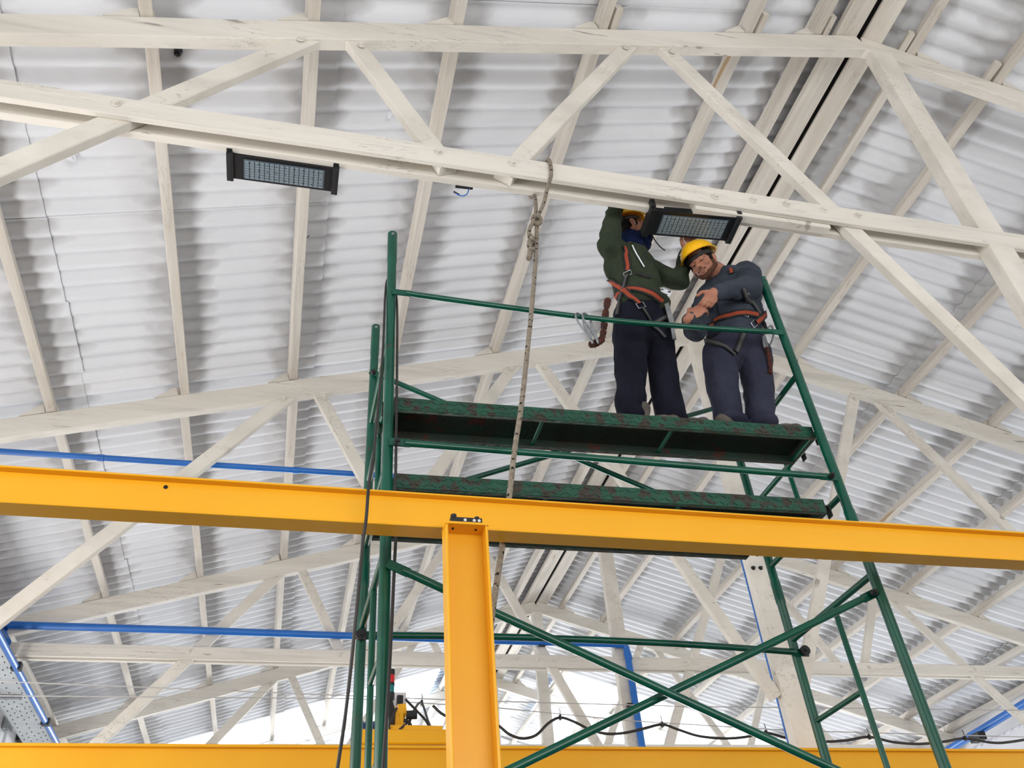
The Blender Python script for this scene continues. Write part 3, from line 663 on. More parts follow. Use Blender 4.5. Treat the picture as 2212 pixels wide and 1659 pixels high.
# perforated tray
pr0 = atX(0, 1385, -3.02); pr1 = atX(112, 1603, -3.02); zt_ = (pr0.z + pr1.z) / 2
tl = atZ(62, 1603, zt_); wt = abs(-3.02 - tl.x)
tray = thing('cable_tray', 'galvanised perforated cable tray along the left wall', 'cable tray', (-3.2, 9, zt_))
ya, yb = 6.9, 22.0; xm = -3.02 - 0.19
b = MB(); b.box((xm, (ya + yb) / 2, zt_ + .003), (0.36, yb - ya, 0.005)); b.build('tray_bottom', M['galv'], tray)
for X in (xm - .19, xm + .19):
    b = MB(); b.box((X, (ya + yb) / 2, zt_ + .04), (0.005, yb - ya, 0.085)); b.build('side_rail', M['galv'], tray)
b = MB()
for i in range(int((yb - ya) / 0.16)):
    for j in range(5):
        if (i // 3) % 3 == 2 and j % 2: continue
        c = Vector((xm - .14 + j * .07 + rnd(-.008, .008), ya + .1 + i * .16 + (j % 2) * .07, zt_ - .0005)); b.box(c, (0.012, 0.03, 0.003))
o = b.build('perforation', M['dark'], tray); o['kind'] = 'stuff'
for i in range(6):
    b = MB(); b.box((xm - .12, ya + 2.2 + i * 2.3, zt_ - .025), (0.5, 0.05, 0.04)); b.build('support_bracket', M['steel'], tray)
# switch and conduit on the left wall
b = MB(); c = atX(18, 1565, XL + .05); b.box(c, (0.07, 0.22, 0.16)); sw = b.build('wall_switch', M['steel']); tag(sw, 'small grey switch box with conduit on the left wall below the tray', 'switch')
b = MB(); b.tube([c + Vector((0, 0, -.08)), c + Vector((0, 0, -1.2))], 0.02, 8); b.build('conduit', M['galv'], sw)
b = MB(); c = atX(48, 1588, XL + .05); b.box(c, (0.08, 0.18, 0.18)); tag(b.build('junction_box', M['black']), 'black junction box low on the left wall', 'box')

# ================================================================ LAMPS
def lamp(label, pts, tilt=0):
    """pts: near-left, near-right picture points of the lamp face and its far row"""
    (nl, nr, fl, frr) = pts
    o = nl
    t = thing('led_lamp', label, 'lamp', (nl + frr) / 2)
    ex = (nr - nl); L = ex.length; ex.normalize(); ey = (fl - nl); W = ey.length; ey = (ey - ex * ey.dot(ex)).normalized(); ez = ex.cross(ey).normalized()
    if ez.z < 0: ez = -ez
    def bx(mb, u0, u1, v0, v1, w0, w1):
        vs = [o + ex * u + ey * v + ez * w_ for u in (u0, u1) for v in (v0, v1) for w_ in (w0, w1)]
        mb.add(vs, [(0, 1, 3, 2), (4, 6, 7, 5), (0, 4, 5, 1), (2, 3, 7, 6), (0, 2, 6, 4), (1, 5, 7, 3)])
    b = MB(); bx(b, 0.03, L - .03, 0, W, 0, 0.035)
    for i in range(int(W / .016)): bx(b, 0.03, L - .03, .004 + i * .016, .009 + i * .016, 0.035, 0.055)   # cooling fins on top
    b.build('housing', M['alu_black'], t)
    for u in (0, L - .035):
        b = MB(); bx(b, u, u + .035, -.012, W + .012, -.012, .05); bx(b, u + .022, u + .027, -.012, W + .012, -.014, -.010); bx(b, u, u + .03, -.03, .0, .01, .075); bx(b, u + .005, u + .03, W / 2 - .02, W / 2 + .02, .05, .065); b.build('end_bracket', M['alu_dark'], t)
    b = MB(); bx(b, L * .15, L * .87, W * .12, W * .92, -.0025, .001); gl = b.build('led_board', M['led'], t)
    b = MB(); n = 16
    for i in range(n):
        for j in range(7):
            u = L * .18 + (L * .66) * i / (n - 1); v = W * .20 + W * .64 * j / 6
            bx(b, u - L * .017, u + L * .017, v - W * .042, v + W * .042, -.006, -.002)
    b.build('led_lens', M['led2'], gl)['kind'] = 'stuff'
    b = MB()
    for i in range(9):
        for j in range(3):
            u = L * .20 + (L * .64) * i / 8; v = W * .24 + W * .54 * j / 2
            bx(b, u - .0025, u + .0025, v - .0025, v + .0025, -.0075, -.002)
    b.build('screw', M['black'], gl)['kind'] = 'stuff'
    return t, (o, ex, ey, ez, L, W)
ZL = ZB - CD / 2 - .012
lamp('dark rectangular led lamp hanging alone under the near truss, upper left', (atZ(489, 332, ZL), atZ(733, 366, ZL), atZ(495, 384, ZL), atZ(722, 413, ZL)))
L2 = [atZ(1405, 455, ZL - .02), atZ(1602, 472, ZL - .02), atZ(1381, 505, ZL - .02), atZ(1578, 521, ZL - .02)]
_, L2f = lamp('dark rectangular led lamp being fitted by the workers', L2)
yl = L2[2].y
lc = cable('lamp_cable', 'grey lamp cable with stripped ends dangling beside the blue scarf', [at(1406, 500, yl), at(1413, 516, yl), at(1425, 532, yl), at(1437, 541, yl)], 0.004)
for i, (dx, dy) in enumerate(((12, -1), (13, 3), (9, 7))):
    cable('stripped_wire', None, [at(1437, 541, yl), at(1437 + dx, 541 + dy, yl)], 0.0018, mm='wire', parent=lc)
cable('loose_wire', 'thin pale blue wire curling beside the raised sleeve', [at(1476, 517, yl + .01), at(1482, 530, yl - .02), at(1478, 545, yl - .02), at(1468, 551, yl - .02)], 0.0024, mm='plate', cat='wire')
cable('lamp_cable', 'short dark cable end lying over the yellow helmet', [at(1500, 523, yl), at(1514, 528, yl - .03), at(1526, 534, yl - .05), at(1529, 541, yl - .05)], 0.004)
# device with blue wire under the chord
dv = thing('cable_clamp', 'small black clamp with a blue wire under the near truss chord', 'clamp', at(1000, 405, TY[0] + .2))
b = MB(); b.bar(at(984, 402, TY[0] + .2), at(1021, 406, TY[0] + .2), 0.02, 0.018); b.build('clamp_bar', M['alu_dark'], dv)
cable('blue_wire', None, [at(1013, 408, TY[0] + .2), at(1008, 420, TY[0] + .2), at(996, 423, TY[0] + .2), at(984, 418, TY[0] + .2)], 0.0035, mm='blue', parent=dv)
b = MB(); b.tube([at(980, 414, TY[0] + .2), at(992, 421, TY[0] + .2)], 0.006, 8); b.build('plug', M['black'], dv)

# ================================================================ ROPE AND CABLE
ty = TY[0]
rp = thing('rope', 'flecked climbing rope knotted over the near truss chord, hanging past the scaffold', 'rope', at(1158, 470, ty - .02))
ztop = ZB + CD / 2 + .012; xk = at(1187, 352, ty - .012).x
loop = [at(1158, 480, ty - .01), at(1156, 425, ty + .10), Vector((xk - .07, ty + .20, ZB - .02)), Vector((xk - .04, ty + .19, ztop)), Vector((xk - .02, ty + .09, ztop + .004)), Vector((xk, ty - .008, ztop)), at(1191, 375, ty - .014), at(1182, 408, ty - .02), at(1174, 440, ty - .02), at(1160, 470, ty - .02)]
cable('loop_strand', None, loop, 0.011, mm='rope', parent=rp)
kn = [at(x, y_, ty + d) for x, y_, d in ((1160, 466, -.02), (1152, 474, .0), (1160, 484, -.04), (1168, 474, -.03), (1154, 466, -.05), (1152, 482, -.03), (1166, 482, .0), (1164, 466, -.02))]
cable('knot', None, kn, 0.0125, mm='rope', parent=rp)
cable('tail', None, [at(1152, 480, ty - .03), at(1145, 492, ty - .03), at(1143, 508, ty - .03), at(1148, 522, ty - .03)], 0.011, mm='rope', parent=rp)
cable('knot', None, [at(x, y_, ty + d) for x, y_, d in ((1143, 506, -.03), (1150, 514, -.05), (1153, 524, -.02), (1142, 528, -.04), (1150, 540, -.04), (1154, 530, -.0), (1144, 520, -.03), (1146, 548, -.03))], 0.0125, mm='rope', parent=rp)
cable('frayed_end', None, [at(1146, 542, ty - .03), at(1144, 552, ty - .03), at(1142, 560, ty - .03)], 0.014, mm='rope', parent=rp, wob=.2)
cable('strand', None, [at(1160, 478, ty - .02), at(1157, 560, ty - .03), at(1149, 660, ty - .045), at(1139, 760, ty - .06), at(1127, 870, ty - .08), at(1112, 970, ty - .10), at(1101, 1065, ty - .115), at(1084, 1185, 2.87), at(1066, 1305, 2.86), at(1050, 1420, 2.86), at(1015, 1659, 2.86), Vector((0.35, 2.86, -1.5))], 0.0118, mm='rope', parent=rp, k=14)
cable('power_cable', 'black power cable draped over the left scaffold post and in front of the beam', [at(853, 1120, YF - .03), at(855, 1000, YF - .03), at(857, 850, YF - .03), at(858, 700, YF - .02), at(856, 640, YF + .02), at(847, 610, YF + .05), at(837, 604, YF + .04), at(832, 640, YF), at(827, 760, YF - .04), at(817, 880, YF - .1), at(807, 980, YF - .25), at(797, 1045, 2.72), at(791, 1120, 2.71), at(784, 1172, 2.72), at(771, 1310, 2.75), at(757, 1450, 2.8), at(744, 1560, 2.85), at(729, 1659, 2.9), at(700, 1850, 2.95)], 0.0062)
cable('power_cable', 'black power cable strapped down the right side of the left scaffold post', [at(858, 1110, YF - .03), at(853, 1200, YF - .03), at(846, 1350, YF - .03), at(838, 1500, YF - .04), at(827, 1659, YF - .04), at(815, 1800, YF - .04)], 0.0065)

# ================================================================ PEOPLE
def capsule(bm, p0, r0, p1, r1, n=14):
    p0 = Vector(p0); p1 = Vector(p1); d = p1 - p0; L = d.length
    if L < 1e-5: d = Vector((0, 0, 1)); L = 1e-5
    t = d.normalized(); a = t.orthogonal().normalized(); b_ = t.cross(a); rings = []
    prof = [(-math.cos(k * PI / 8) * r0, math.sin(k * PI / 8) * r0) for k in range(0, 5)] + [(L - math.cos(k * PI / 8) * r1, math.sin(k * PI / 8) * r1) for k in range(4, 9)]
    prof[0] = (prof[0][0], 1e-4); prof[-1] = (prof[-1][0], 1e-4)
    for s_, q in prof:
        rings.append([bm.verts.new(p0 + t * s_ + (a * math.cos(2 * PI * k / n) + b_ * math.sin(2 * PI * k / n)) * q) for k in range(n)])
    for i in range(len(rings) - 1):
        for k in range(n): bm.faces.new((rings[i][k], rings[i][(k + 1) % n], rings[i + 1][(k + 1) % n], rings[i + 1][k]))
    bm.faces.new(list(reversed(rings[0]))); bm.faces.new(rings[-1])
def ellipsoid(bm, c, r, R_=None):
    mm = Matrix.Translation(Vector(c)) @ (R_.to_4x4() if R_ else Matrix.Identity(4)) @ Matrix.Diagonal((r[0], r[1], r[2], 1))
    bmesh.ops.create_uvsphere(bm, u_segments=20, v_segments=14, radius=1.0, matrix=mm)
def blob(name, fill, voxel, m, parent, smooth=3, fold=0.0, fscale=14, fstretch=(1, 1, 1), label=None):
    bm = bmesh.new(); fill(bm); me = bpy.data.meshes.new(name); bmesh.ops.recalc_face_normals(bm, faces=bm.faces); bm.to_mesh(me); bm.free()
    tmp = bpy.data.objects.new(name + '_tmp', me); COL.objects.link(tmp)
    r = tmp.modifiers.new('r', 'REMESH'); r.mode = 'VOXEL'; r.voxel_size = voxel
    s_ = tmp.modifiers.new('s', 'SMOOTH'); s_.iterations = smooth; s_.factor = 0.5
    dg = bpy.context.evaluated_depsgraph_get(); ev = tmp.evaluated_get(dg)
    out = bpy.data.meshes.new_from_object(ev); bpy.data.objects.remove(tmp)
    if fold:
        nr = [v.normal.copy() for v in out.vertices]
        for v, n_ in zip(out.vertices, nr):
            q = Vector((v.co.x * fstretch[0], v.co.y * fstretch[1], v.co.z * fstretch[2])) * fscale
            h_ = noise.noise(q); h_ = 1 - abs(h_) * 2.2
            h2 = noise.noise(q * 2.3 + Vector((5, 3, 1)))
            v.co += n_ * (fold * (h_ - 0.5) + fold * 0.35 * h2)
    out.name = name; out.materials.clear(); out.materials.append(m)
    for p in out.polygons: p.use_smooth = True
    o = bpy.data.objects.new(name, out); COL.objects.link(o)
    if parent: o.parent = parent; o.matrix_parent_inverse = Matrix.Translation(-parent.location)
    if label: o['label'] = label
    return o
def frame(fwd, up):
    f = Vector(fwd).normalized(); u = Vector(up); u = (u - f * u.dot(f)).normalized(); r = f.cross(u)   # r: the person's right
    return Matrix((r, f, u)).transposed()
def head_fill(bm, c, R_):
    P = lambda x, y, z: Vector(c) + R_ @ Vector((x, y, z))
    ellipsoid(bm, P(0, -.008, .028), (.075, .094, .088), R_)         # skull
    ellipsoid(bm, P(0, .022, -.035), (.060, .068, .070), R_)         # face
    ellipsoid(bm, P(0, .050, -.088), (.030, .028, .024), R_)         # chin
    for s_ in (-1, 1):
        capsule(bm, P(.052 * s_, -.005, -.045), .022, P(.022 * s_, .055, -.082), .020)   # jaw
        ellipsoid(bm, P(.038 * s_, .066, -.028), (.024, .018, .018), R_)                 # cheek
        capsule(bm, P(.012 * s_, .086, .018), .010, P(.050 * s_, .070, .016), .010)     # brow
        ellipsoid(bm, P(.078 * s_, -.008, -.010), (.009, .018, .031), R_)                # ear
        ellipsoid(bm, P(.082 * s_, -.013, .002), (.008, .018, .020), R_)
        ellipsoid(bm, P(.031 * s_, .078, -.003), (.014, .010, .009), R_)                 # eyelid
        ellipsoid(bm, P(.011 * s_, .100, -.036), (.008, .010, .007), R_)                 # nostril
    capsule(bm, P(0, .086, .012), .009, P(0, .108, -.030), .012)                         # nose
    ellipsoid(bm, P(0, .089, -.058), (.024, .009, .007), R_)                             # lips
    ellipsoid(bm, P(0, .085, -.069), (.020, .010, .007), R_)
def hand_fill(bm, wrist, palm_dir, palm_n, side, curls, spread=0.0):
    """palm_dir: towards the fingers, palm_n: out of the palm, side: +1 if thumb lies on palm_dir x palm_n"""
    d = Vector(palm_dir).normalized(); n_ = Vector(palm_n); n_ = (n_ - d * n_.dot(d)).normalized(); a = d.cross(n_) * side
    w_ = Vector(wrist)
    R_ = Matrix((a, d, n_)).transposed()
    ellipsoid(bm, w_ + d * .050, (.043, .052, .017), R_); ellipsoid(bm, w_ + d * .030 + a * .02 - n_ * -.006, (.024, .034, .018), R_)
    capsule(bm, w_ - d * .02, .026, w_ + d * .02, .026)
    for i, (off, L) in enumerate(((.030, .072), (.010, .080), (-.010, .074), (-.029, .058))):
        c = curls[i]; p = w_ + d * (.088 - abs(off - .008) * .25) + a * off
        dd = (d + a * off * spread * 8).normalized(); r = .0098 - .0008 * (i == 3)
        capsule(bm, p - dd * .02, r, p, r)
        an = 0
        for seg, fr_ in enumerate((.44, .31, .25)):
            an += c * (0.75, 1.0, 0.6)[seg]
            v = dd * math.cos(an) + n_ * math.sin(an); q = p + v * L * fr_
            capsule(bm, p, r, q, r * .9, 10); p = q; r *= .92
    p = w_ + d * .028 + a * .034; q = p + (a * .75 + d * .62 + n_ * .35).normalized() * .034; capsule(bm, w_ + d * .02 + a * .018, .016, p, .0135, 10)
    capsule(bm, p, .0125, q, .0115, 10); q2 = q + (a * .25 + d * .8 + n_ * .55).normalized() * .032; capsule(bm, q, .0115, q2, .0098, 10)
def helmet(parent, c, R_):
    P = lambda x, y, z: Vector(c) + R_ @ Vector((x, y, z))
    bm = bmesh.new(); ns, nr_ = 36, 12; rings = []
    for i in range(nr_ + 1):
        ph = (PI / 2) * i / nr_; rr_ = math.sin(ph); zz = math.cos(ph)
        ring = []
        for k in range(ns):
            th = 2 * PI * k / ns
            x = .108 * rr_ * math.cos(th); y = .132 * rr_ * math.sin(th) - .004; z = .105 * zz ** 0.9 + .045 if zz > 0 else .045
            rib = 0.004 * max(0, 1 - abs(x) / .016) * (1 if i < nr_ - 2 else 0)
            ring.append(P(x, y, z + rib + .012))
        rings.append(ring)
    brim = []
    for k in range(ns):                                 # brim with a longer peak at the front
        th = 2 * PI * k / ns; f = max(0, math.sin(th)) ** 3
        brim.append(P((.118 + .002 * f) * math.cos(th), (.142 + .048 * f) * math.sin(th) - .004, .043 + .012 - .014 * f))
    rings.append(brim); V_ = []
    inner = []
    for r in rings: V_.append([bm.verts.new(p) for p in r])
    cen = P(0, 0, .03)
    for r in reversed(rings[:-1]): inner.append([bm.verts.new(p + (cen - p).normalized() * .004) for p in r])
    seq = V_ + inner
    for i in range(len(seq) - 1):
        for k in range(ns):
            try: bm.faces.new((seq[i][k], seq[i][(k + 1) % ns], seq[i + 1][(k + 1) % ns], seq[i + 1][k]))
            except ValueError: pass
    bmesh.ops.remove_doubles(bm, verts=bm.verts, dist=1e-5); bmesh.ops.recalc_face_normals(bm, faces=bm.faces)
    me = bpy.data.meshes.new('helmet'); bm.to_mesh(me); bm.free(); me.materials.append(M['helmet'])
    for p in me.polygons: p.use_smooth = True
    o = bpy.data.objects.new('helmet', me); COL.objects.link(o); o.parent = parent; o.matrix_parent_inverse = Matrix.Translation(-parent.location)
    o['label'] = 'yellow hard hat'
    # head band inside
    b = MB(); n = 32; vs = []
    for k in range(n):
        th = 2 * PI * k / n
        for z in (.020, .048): vs.append(P(.086 * math.cos(th), .106 * math.sin(th) - .004, z))
    b.add(vs, [(2 * k, 2 * ((k + 1) % n), 2 * ((k + 1) % n) + 1, 2 * k + 1) for k in range(n)])
    b.build('helmet_band', M['black'], o)
    return o
def strap(name, parent, P, hw, m, th=0.003, edge=None):
    """ribbon through (point, normal) pairs"""
    b = MB(); n = len(P); vs = []
    for i in range(n):
        p, nn = P[i]; t = (P[min(i + 1, n - 1)][0] - P[max(i - 1, 0)][0]).normalized(); s_ = t.cross(nn).normalized()
        for u, w_ in ((-1, 0), (1, 0), (1, 1), (-1, 1)): vs.append(p + s_ * u * hw + nn * w_ * th)
    fs = [(i * 4 + k, i * 4 + (k + 1) % 4, (i + 1) * 4 + (k + 1) % 4, (i + 1) * 4 + k) for i in range(n - 1) for k in range(4)] + [(0, 3, 2, 1), tuple((n - 1) * 4 + k for k in range(4))]
    b.add(vs, fs); return b.build(name, m, parent)
def bvh_of(objs):
    vs = []; ps = []
    for o in objs:
        b0 = len(vs); vs += [v.co.copy() for v in o.data.vertices]; ps += [tuple(i + b0 for i in p.vertices) for p in o.data.polygons]
    return BVHTree.FromPolygons(vs, ps)
def on_body(bv, px, step=6, off=0.010):
    """straps follow the clothing: drop the picture path on to the surface"""
    out = []; S_ = []
    for i in range(len(px) - 1):
        for k in range(step): t = k / step; S_.append((px[i][0] * (1 - t) + px[i + 1][0] * t, px[i][1] * (1 - t) + px[i + 1][1] * t))
    S_.append(px[-1])
    for x, y in S_:
        d = ray(x, y).normalized(); h_, n_, i_, ds = bv.ray_cast(Vector((0, 0, 0)), d)
        if h_ is None or h_.y > 3.8: continue
        out.append([h_ + n_ * off, n_])
    for _ in range(2):
        for i in range(1, len(out) - 1):
            out[i][0] = out[i][0] * .5 + (out[i - 1][0] + out[i + 1][0]) * .25; out[i][1] = (out[i][1] * 2 + out[i - 1][1] + out[i + 1][1]).normalized()
    return out
def web_strap(parent, bv, px, hw=.021, inner='orange'):
    hw *= 1.15; P = on_body(bv, px)
    if len(P) < 3: return
    o = strap('harness_strap', parent, P, hw, M['webbing'])
    if inner: 
        strap('stripe', o, [(p + n_ * .003, n_) for p, n_ in P], hw * .50, M[inner], th=.0015)
def buckle(parent, bv, x, y, s=.024, rot=0):
    P = on_body(bv, [(x, y), (x + .5, y)], 1, .008)
    if not P: return
    c, n_ = P[0]; a = n_.cross(Vector((0, 0, 1))).normalized(); b_ = n_.cross(a); a, b_ = a * math.cos(rot) + b_ * math.sin(rot), b_ * math.cos(rot) - a * math.sin(rot)
    pts = [c + a * s + b_ * s * .6, c + a * s - b_ * s * .6, c - a * s - b_ * s * .6, c - a * s + b_ * s * .6, c + a * s + b_ * s * .6, c + a * s - b_ * s * .6]
    b = MB(); b.tube(pts, .0035, 6); b.build('buckle', M['steel'], parent)
deckz = lambda X: za + (zb - za) * (X - at(857, 858, D0).x) / (at(1752, 922, D0).x - at(857, 858, D0).x)
def boot(parent, ankle, toe_dir, R_=0.05):
    t_ = Vector(toe_dir).normalized(); z0 = deckz(ankle.x)
    def fill(bm):
        h_ = Vector((ankle.x, ankle.y, z0 + .05)) - t_ * .035
        capsule(bm, h_, .046, h_ + t_ * .13 - Vector((0, 0, .008)), .042); capsule(bm, h_ + t_ * .11 - Vector((0, 0, .012)), .038, h_ + t_ * .18 - Vector((0, 0, .014)), .036)
        capsule(bm, h_ + Vector((0, 0, .01)), .045, Vector((ankle.x, ankle.y, z0 + .15)), .045)
    o = blob('boot', fill, .008, M['boot'], parent, 3)
    for v in o.data.vertices: v.co.z = max(v.co.z, z0 + .002)
    return o

# ---------------- worker 1: green fleece, arms up to the lamp
p1 = thing('person', 'person in dark green fleece and yellow hard hat, both arms raised to the lamp', 'person', (1.95, 3.4, deckz(1.95)))
hd = at(1361, 496, 3.42); fw = Vector((0.93, -0.05, 0.22)); RH = frame(fw, (-.28, -.05, 1))
neck = at(1360, 528, 3.43); chest = at(1362, 572, 3.42); belly = at(1378, 625, 3.42); pel = at(1389, 668, 3.43)
shA = at(1340, 556, 3.38); elA = at(1315, 528, 3.31); wrA = at(1332, 440, 3.30); 
shB = at(1398, 584, 3.47); elB = at(1468, 606, 3.42); wrB = at(1482, 542, 3.36)
hA = at(1360, 690, 3.41); hB = at(1413, 690, 3.46)
kA = at(1362, 795, 3.38); kB = at(1430, 800, 3.42)
aA = colx(1364, 3.37, deckz(1.9) + .11); aB = colx(1452, 3.39, deckz(2.1) + .11)
def body1(bm):
    head_fill(bm, hd, RH)
    capsule(bm, hd - RH @ Vector((0, .02, .05)), .052, neck, .058); capsule(bm, neck, .06, chest, .11); capsule(bm, chest, .11, belly, .10); capsule(bm, belly, .10, pel, .11)
    for s_, e_, w_ in ((shA, elA, wrA), (shB, elB, wrB)):
        capsule(bm, neck, .05, s_, .05); capsule(bm, s_, .05, e_, .038); capsule(bm, e_, .038, w_, .027)
    for h_, k_, a_ in ((hA, kA, aA), (hB, kB, aB)):
        capsule(bm, pel, .09, h_, .085); capsule(bm, h_, .085, k_, .052); capsule(bm, k_, .052, a_, .038); capsule(bm, a_, .038, a_ - Vector((0, 0, .04)), .034)
    # hidden hand grips the rear plank; the other holds the lamp edge from below
    hand_fill(bm, wrA, Vector((.05, -.18, 1)), Vector((0, -1, -.1)), 1, (.9, .9, .9, .9))
    hand_fill(bm, wrB, Vector((.28, -.35, .9)), Vector((.1, -.75, -.4)), -1, (.55, .5, .55, .6), .3)
b1 = blob('body', body1, .0055, M['skin'], p1, 2)
def jacket1(bm):
    ctr = (chest + belly) / 2
    capsule(bm, neck - Vector((0, 0, .115)), .085, chest, .125); ellipsoid(bm, chest + Vector((-.01, 0, -.03)), (.165, .125, .145)); capsule(bm, chest, .14, belly, .145); capsule(bm, belly, .14, pel + Vector((0, 0, .04)), .142)
    ellipsoid(bm, pel + Vector((0.0, -.01, .0)), (.168, .148, .085))
    capsule(bm, chest + Vector((-.05, 0, .02)), .10, shA, .080); capsule(bm, shA, .088, elA, .072); capsule(bm, elA, .072, wrA + Vector((0, 0, .02)), .047)
    capsule(bm, chest + Vector((.05, 0, .03)), .10, shB, .078); capsule(bm, shB, .078, elB, .062); capsule(bm, elB, .062, wrB - (wrB - elB) * .05, .044)
j1 = blob('jacket', jacket1, .009, M['olive'], p1, 4, fold=.010, fscale=9, fstretch=(1, 1, 1.2), label='dark green fleece jacket')
def trs1(bm):
    ellipsoid(bm, pel, (.150, .13, .12))
    for h_, k_, a_, rk, ra_ in ((hA, kA, aA, .088, .082), (hB, kB, aB, .085, .082)):
        capsule(bm, pel - Vector((0, 0, .02)), .115, h_, .108); capsule(bm, h_, .108, k_, rk); capsule(bm, k_, rk, a_ + Vector((0, 0, .03)), ra_); ellipsoid(bm, a_ + Vector((0, -.01, -.01)), (.082, .085, .05))
t1 = blob('trousers', trs1, .010, M['navy'], p1, 3, fold=.009, fscale=8, fstretch=(1, 1, .7), label='black navy work trousers')
boot(p1, aA + Vector((.06, -.02, 0)), (0.8, -.42, 0)); boot(p1, aB + Vector((0, -.02, 0)), (.6, -.45, 0))
helmet(p1, hd, RH)
blob('hair', lambda bm: (ellipsoid(bm, hd + RH @ Vector((0, -.018, .02)), (.081, .092, .075), RH), capsule(bm, hd + RH @ Vector((0.0, -.08, -.02)), .03, hd + RH @ Vector((.0, -.07, -.055)), .028)), .007, M['hair'], p1, 2)
def scarf(bm):
    P = lambda x, y, z: hd + RH @ Vector((x, y, z))
    ellipsoid(bm, P(0, .040, -.088), (.078, .085, .050), RH); ellipsoid(bm, P(.0, -.01, -.115), (.082, .085, .045), RH); ellipsoid(bm, P(0, .035, -.135), (.06, .06, .05), RH); capsule(bm, neck + Vector((.01, 0, .03)), .080, neck - Vector((0, 0, .035)), .092)
blob('neck_warmer', scarf, .007, M['scarf'], p1, 3, fold=.006, fscale=16, fstretch=(1, 1, 2), label='navy blue neck warmer')
bv = bvh_of([j1, t1])
hz = thing('x', '', '')                                 # dummy removed below
bpy.data.objects.remove(hz)
def root_empty(parent, name):
    o = bpy.data.objects.new(name, None); COL.objects.link(o); o.parent = parent; o.matrix_parent_inverse = Matrix.Translation(-parent.location); o.location = parent.location
    return o
web_strap(p1, bv, [(1346, 532), (1352, 548), (1355, 565), (1357, 585)], .017)
web_strap(p1, bv, [(1357, 594), (1352, 612), (1345, 630), (1339, 655), (1334, 682)], .013, 'greyweb')
web_strap(p1, bv, [(1303, 600), (1322, 608), (1345, 625), (1365, 643), (1380, 658)], .020)
web_strap(p1, bv, [(1325, 652), (1340, 632), (1362, 624), (1385, 627), (1410, 634), (1430, 650)], .018)
web_strap(p1, bv, [(1386, 665), (1396, 682), (1406, 700), (1425, 718), (1436, 731)], .010, 'greyweb')
web_strap(p1, bv, [(1375, 590), (1390, 596), (1405, 600)], .008, None)
web_strap(p1, bv, [(1440, 686), (1425, 694), (1412, 702)], .014, 'greyweb')
P = on_body(bv, [(1366, 533), (1373, 550), (1383, 566), (1391, 580)])
strap('zip', p1, P, .004, M['white'])
buckle(p1, bv, 1357, 592, .024); buckle(p1, bv, 1383, 661, .028, .5); buckle(p1, bv, 1326, 645, .018, 1.2)

# ---------------- worker 2: grey jacket, bowed over his hands
p2 = thing('person', 'bearded person in grey jacket and yellow hard hat, looking down at his hands', 'person', (2.5, 3.4, deckz(2.5)))
hd2 = at(1519, 570, 3.30); fw2 = Vector((-.78, -.46, -.46)); RH2 = frame(fw2, (-.40, -.16, 1))
neck2 = at(1548, 590, 3.38); chest2 = at(1580, 630, 3.38); belly2 = at(1587, 690, 3.37); pel2 = at(1592, 742, 3.40)
shC = at(1612, 596, 3.37); elC = at(1618, 622, 3.16); wrC = at(1541, 633, 3.12)
shD = at(1535, 640, 3.42); elD = at(1501, 714, 3.34); wrD = at(1490, 686, 3.20)
hC = at(1557, 765, 3.38); hD = at(1626, 765, 3.40)
kC = at(1561, 835, 3.34); kD = at(1640, 838, 3.36)
aC = colx(1576, 3.35, deckz(2.35) + .11); aD = colx(1644, 3.36, deckz(2.6) + .11)
def body2(bm):
    head_fill(bm, hd2, RH2)
    capsule(bm, hd2 - RH2 @ Vector((0, .03, .045)), .058, neck2, .068); capsule(bm, neck2, .07, chest2, .12); capsule(bm, chest2, .12, belly2, .13); capsule(bm, belly2, .13, pel2, .12)
    for s_, e_, w_ in ((shC, elC, wrC), (shD, elD, wrD)):
        capsule(bm, chest2, .06, s_, .055); capsule(bm, s_, .055, e_, .044); capsule(bm, e_, .044, w_, .031)
    for h_, k_, a_ in ((hC, kC, aC), (hD, kD, aD)):
        capsule(bm, pel2, .09, h_, .09); capsule(bm, h_, .09, k_, .056); capsule(bm, k_, .056, a_, .04); capsule(bm, a_, .04, a_ - Vector((0, 0, .04)), .034)
    hand_fill(bm, wrC, at(1522, 668, 3.10) - at(1541, 633, 3.12), Vector((-.3, .8, -.2)), -1, (.85, .95, 1.05, 1.15))
    hand_fill(bm, wrD, at(1518, 664, 3.16) - at(1488, 688, 3.20), Vector((.1, .9, -.3)), 1, (.6, .65, .7, .8), .12)
b2_ = blob('body', body2, .0052, M['skin'], p2, 2)
def jacket2(bm):
    capsule(bm, neck2 + Vector((.02, .02, -.05)), .085, chest2, .13); ellipsoid(bm, chest2 + Vector((.02, 0, .02)), (.185, .135, .17)); capsule(bm, chest2, .15, belly2, .172); capsule(bm, belly2, .17, pel2 + Vector((0, 0, .05)), .158)
    ellipsoid(bm, pel2 + Vector((0, 0, .05)), (.178, .155, .07)); ellipsoid(bm, belly2 + Vector((0, -.03, -.02)), (.16, .15, .13))
    capsule(bm, chest2 + Vector((.03, 0, .06)), .11, shC, .093); capsule(bm, shC, .095, elC, .078); capsule(bm, elC, .078, wrC - (wrC - elC) * .10, .046)
    capsule(bm, chest2 + Vector((-.05, 0, .02)), .11, shD, .085); capsule(bm, shD, .085, elD, .066); capsule(bm, elD, .064, wrD - (wrD - elD) * .12, .045)
    capsule(bm, neck2 + Vector((-.01, .0, .01)), .068, neck2 + Vector((.03, .02, -.03)), .085)
j2 = blob('jacket', jacket2, .009, M['greyj'], p2, 4, fold=.010, fscale=8, fstretch=(1, 1, 1.3), label='dark grey work jacket')
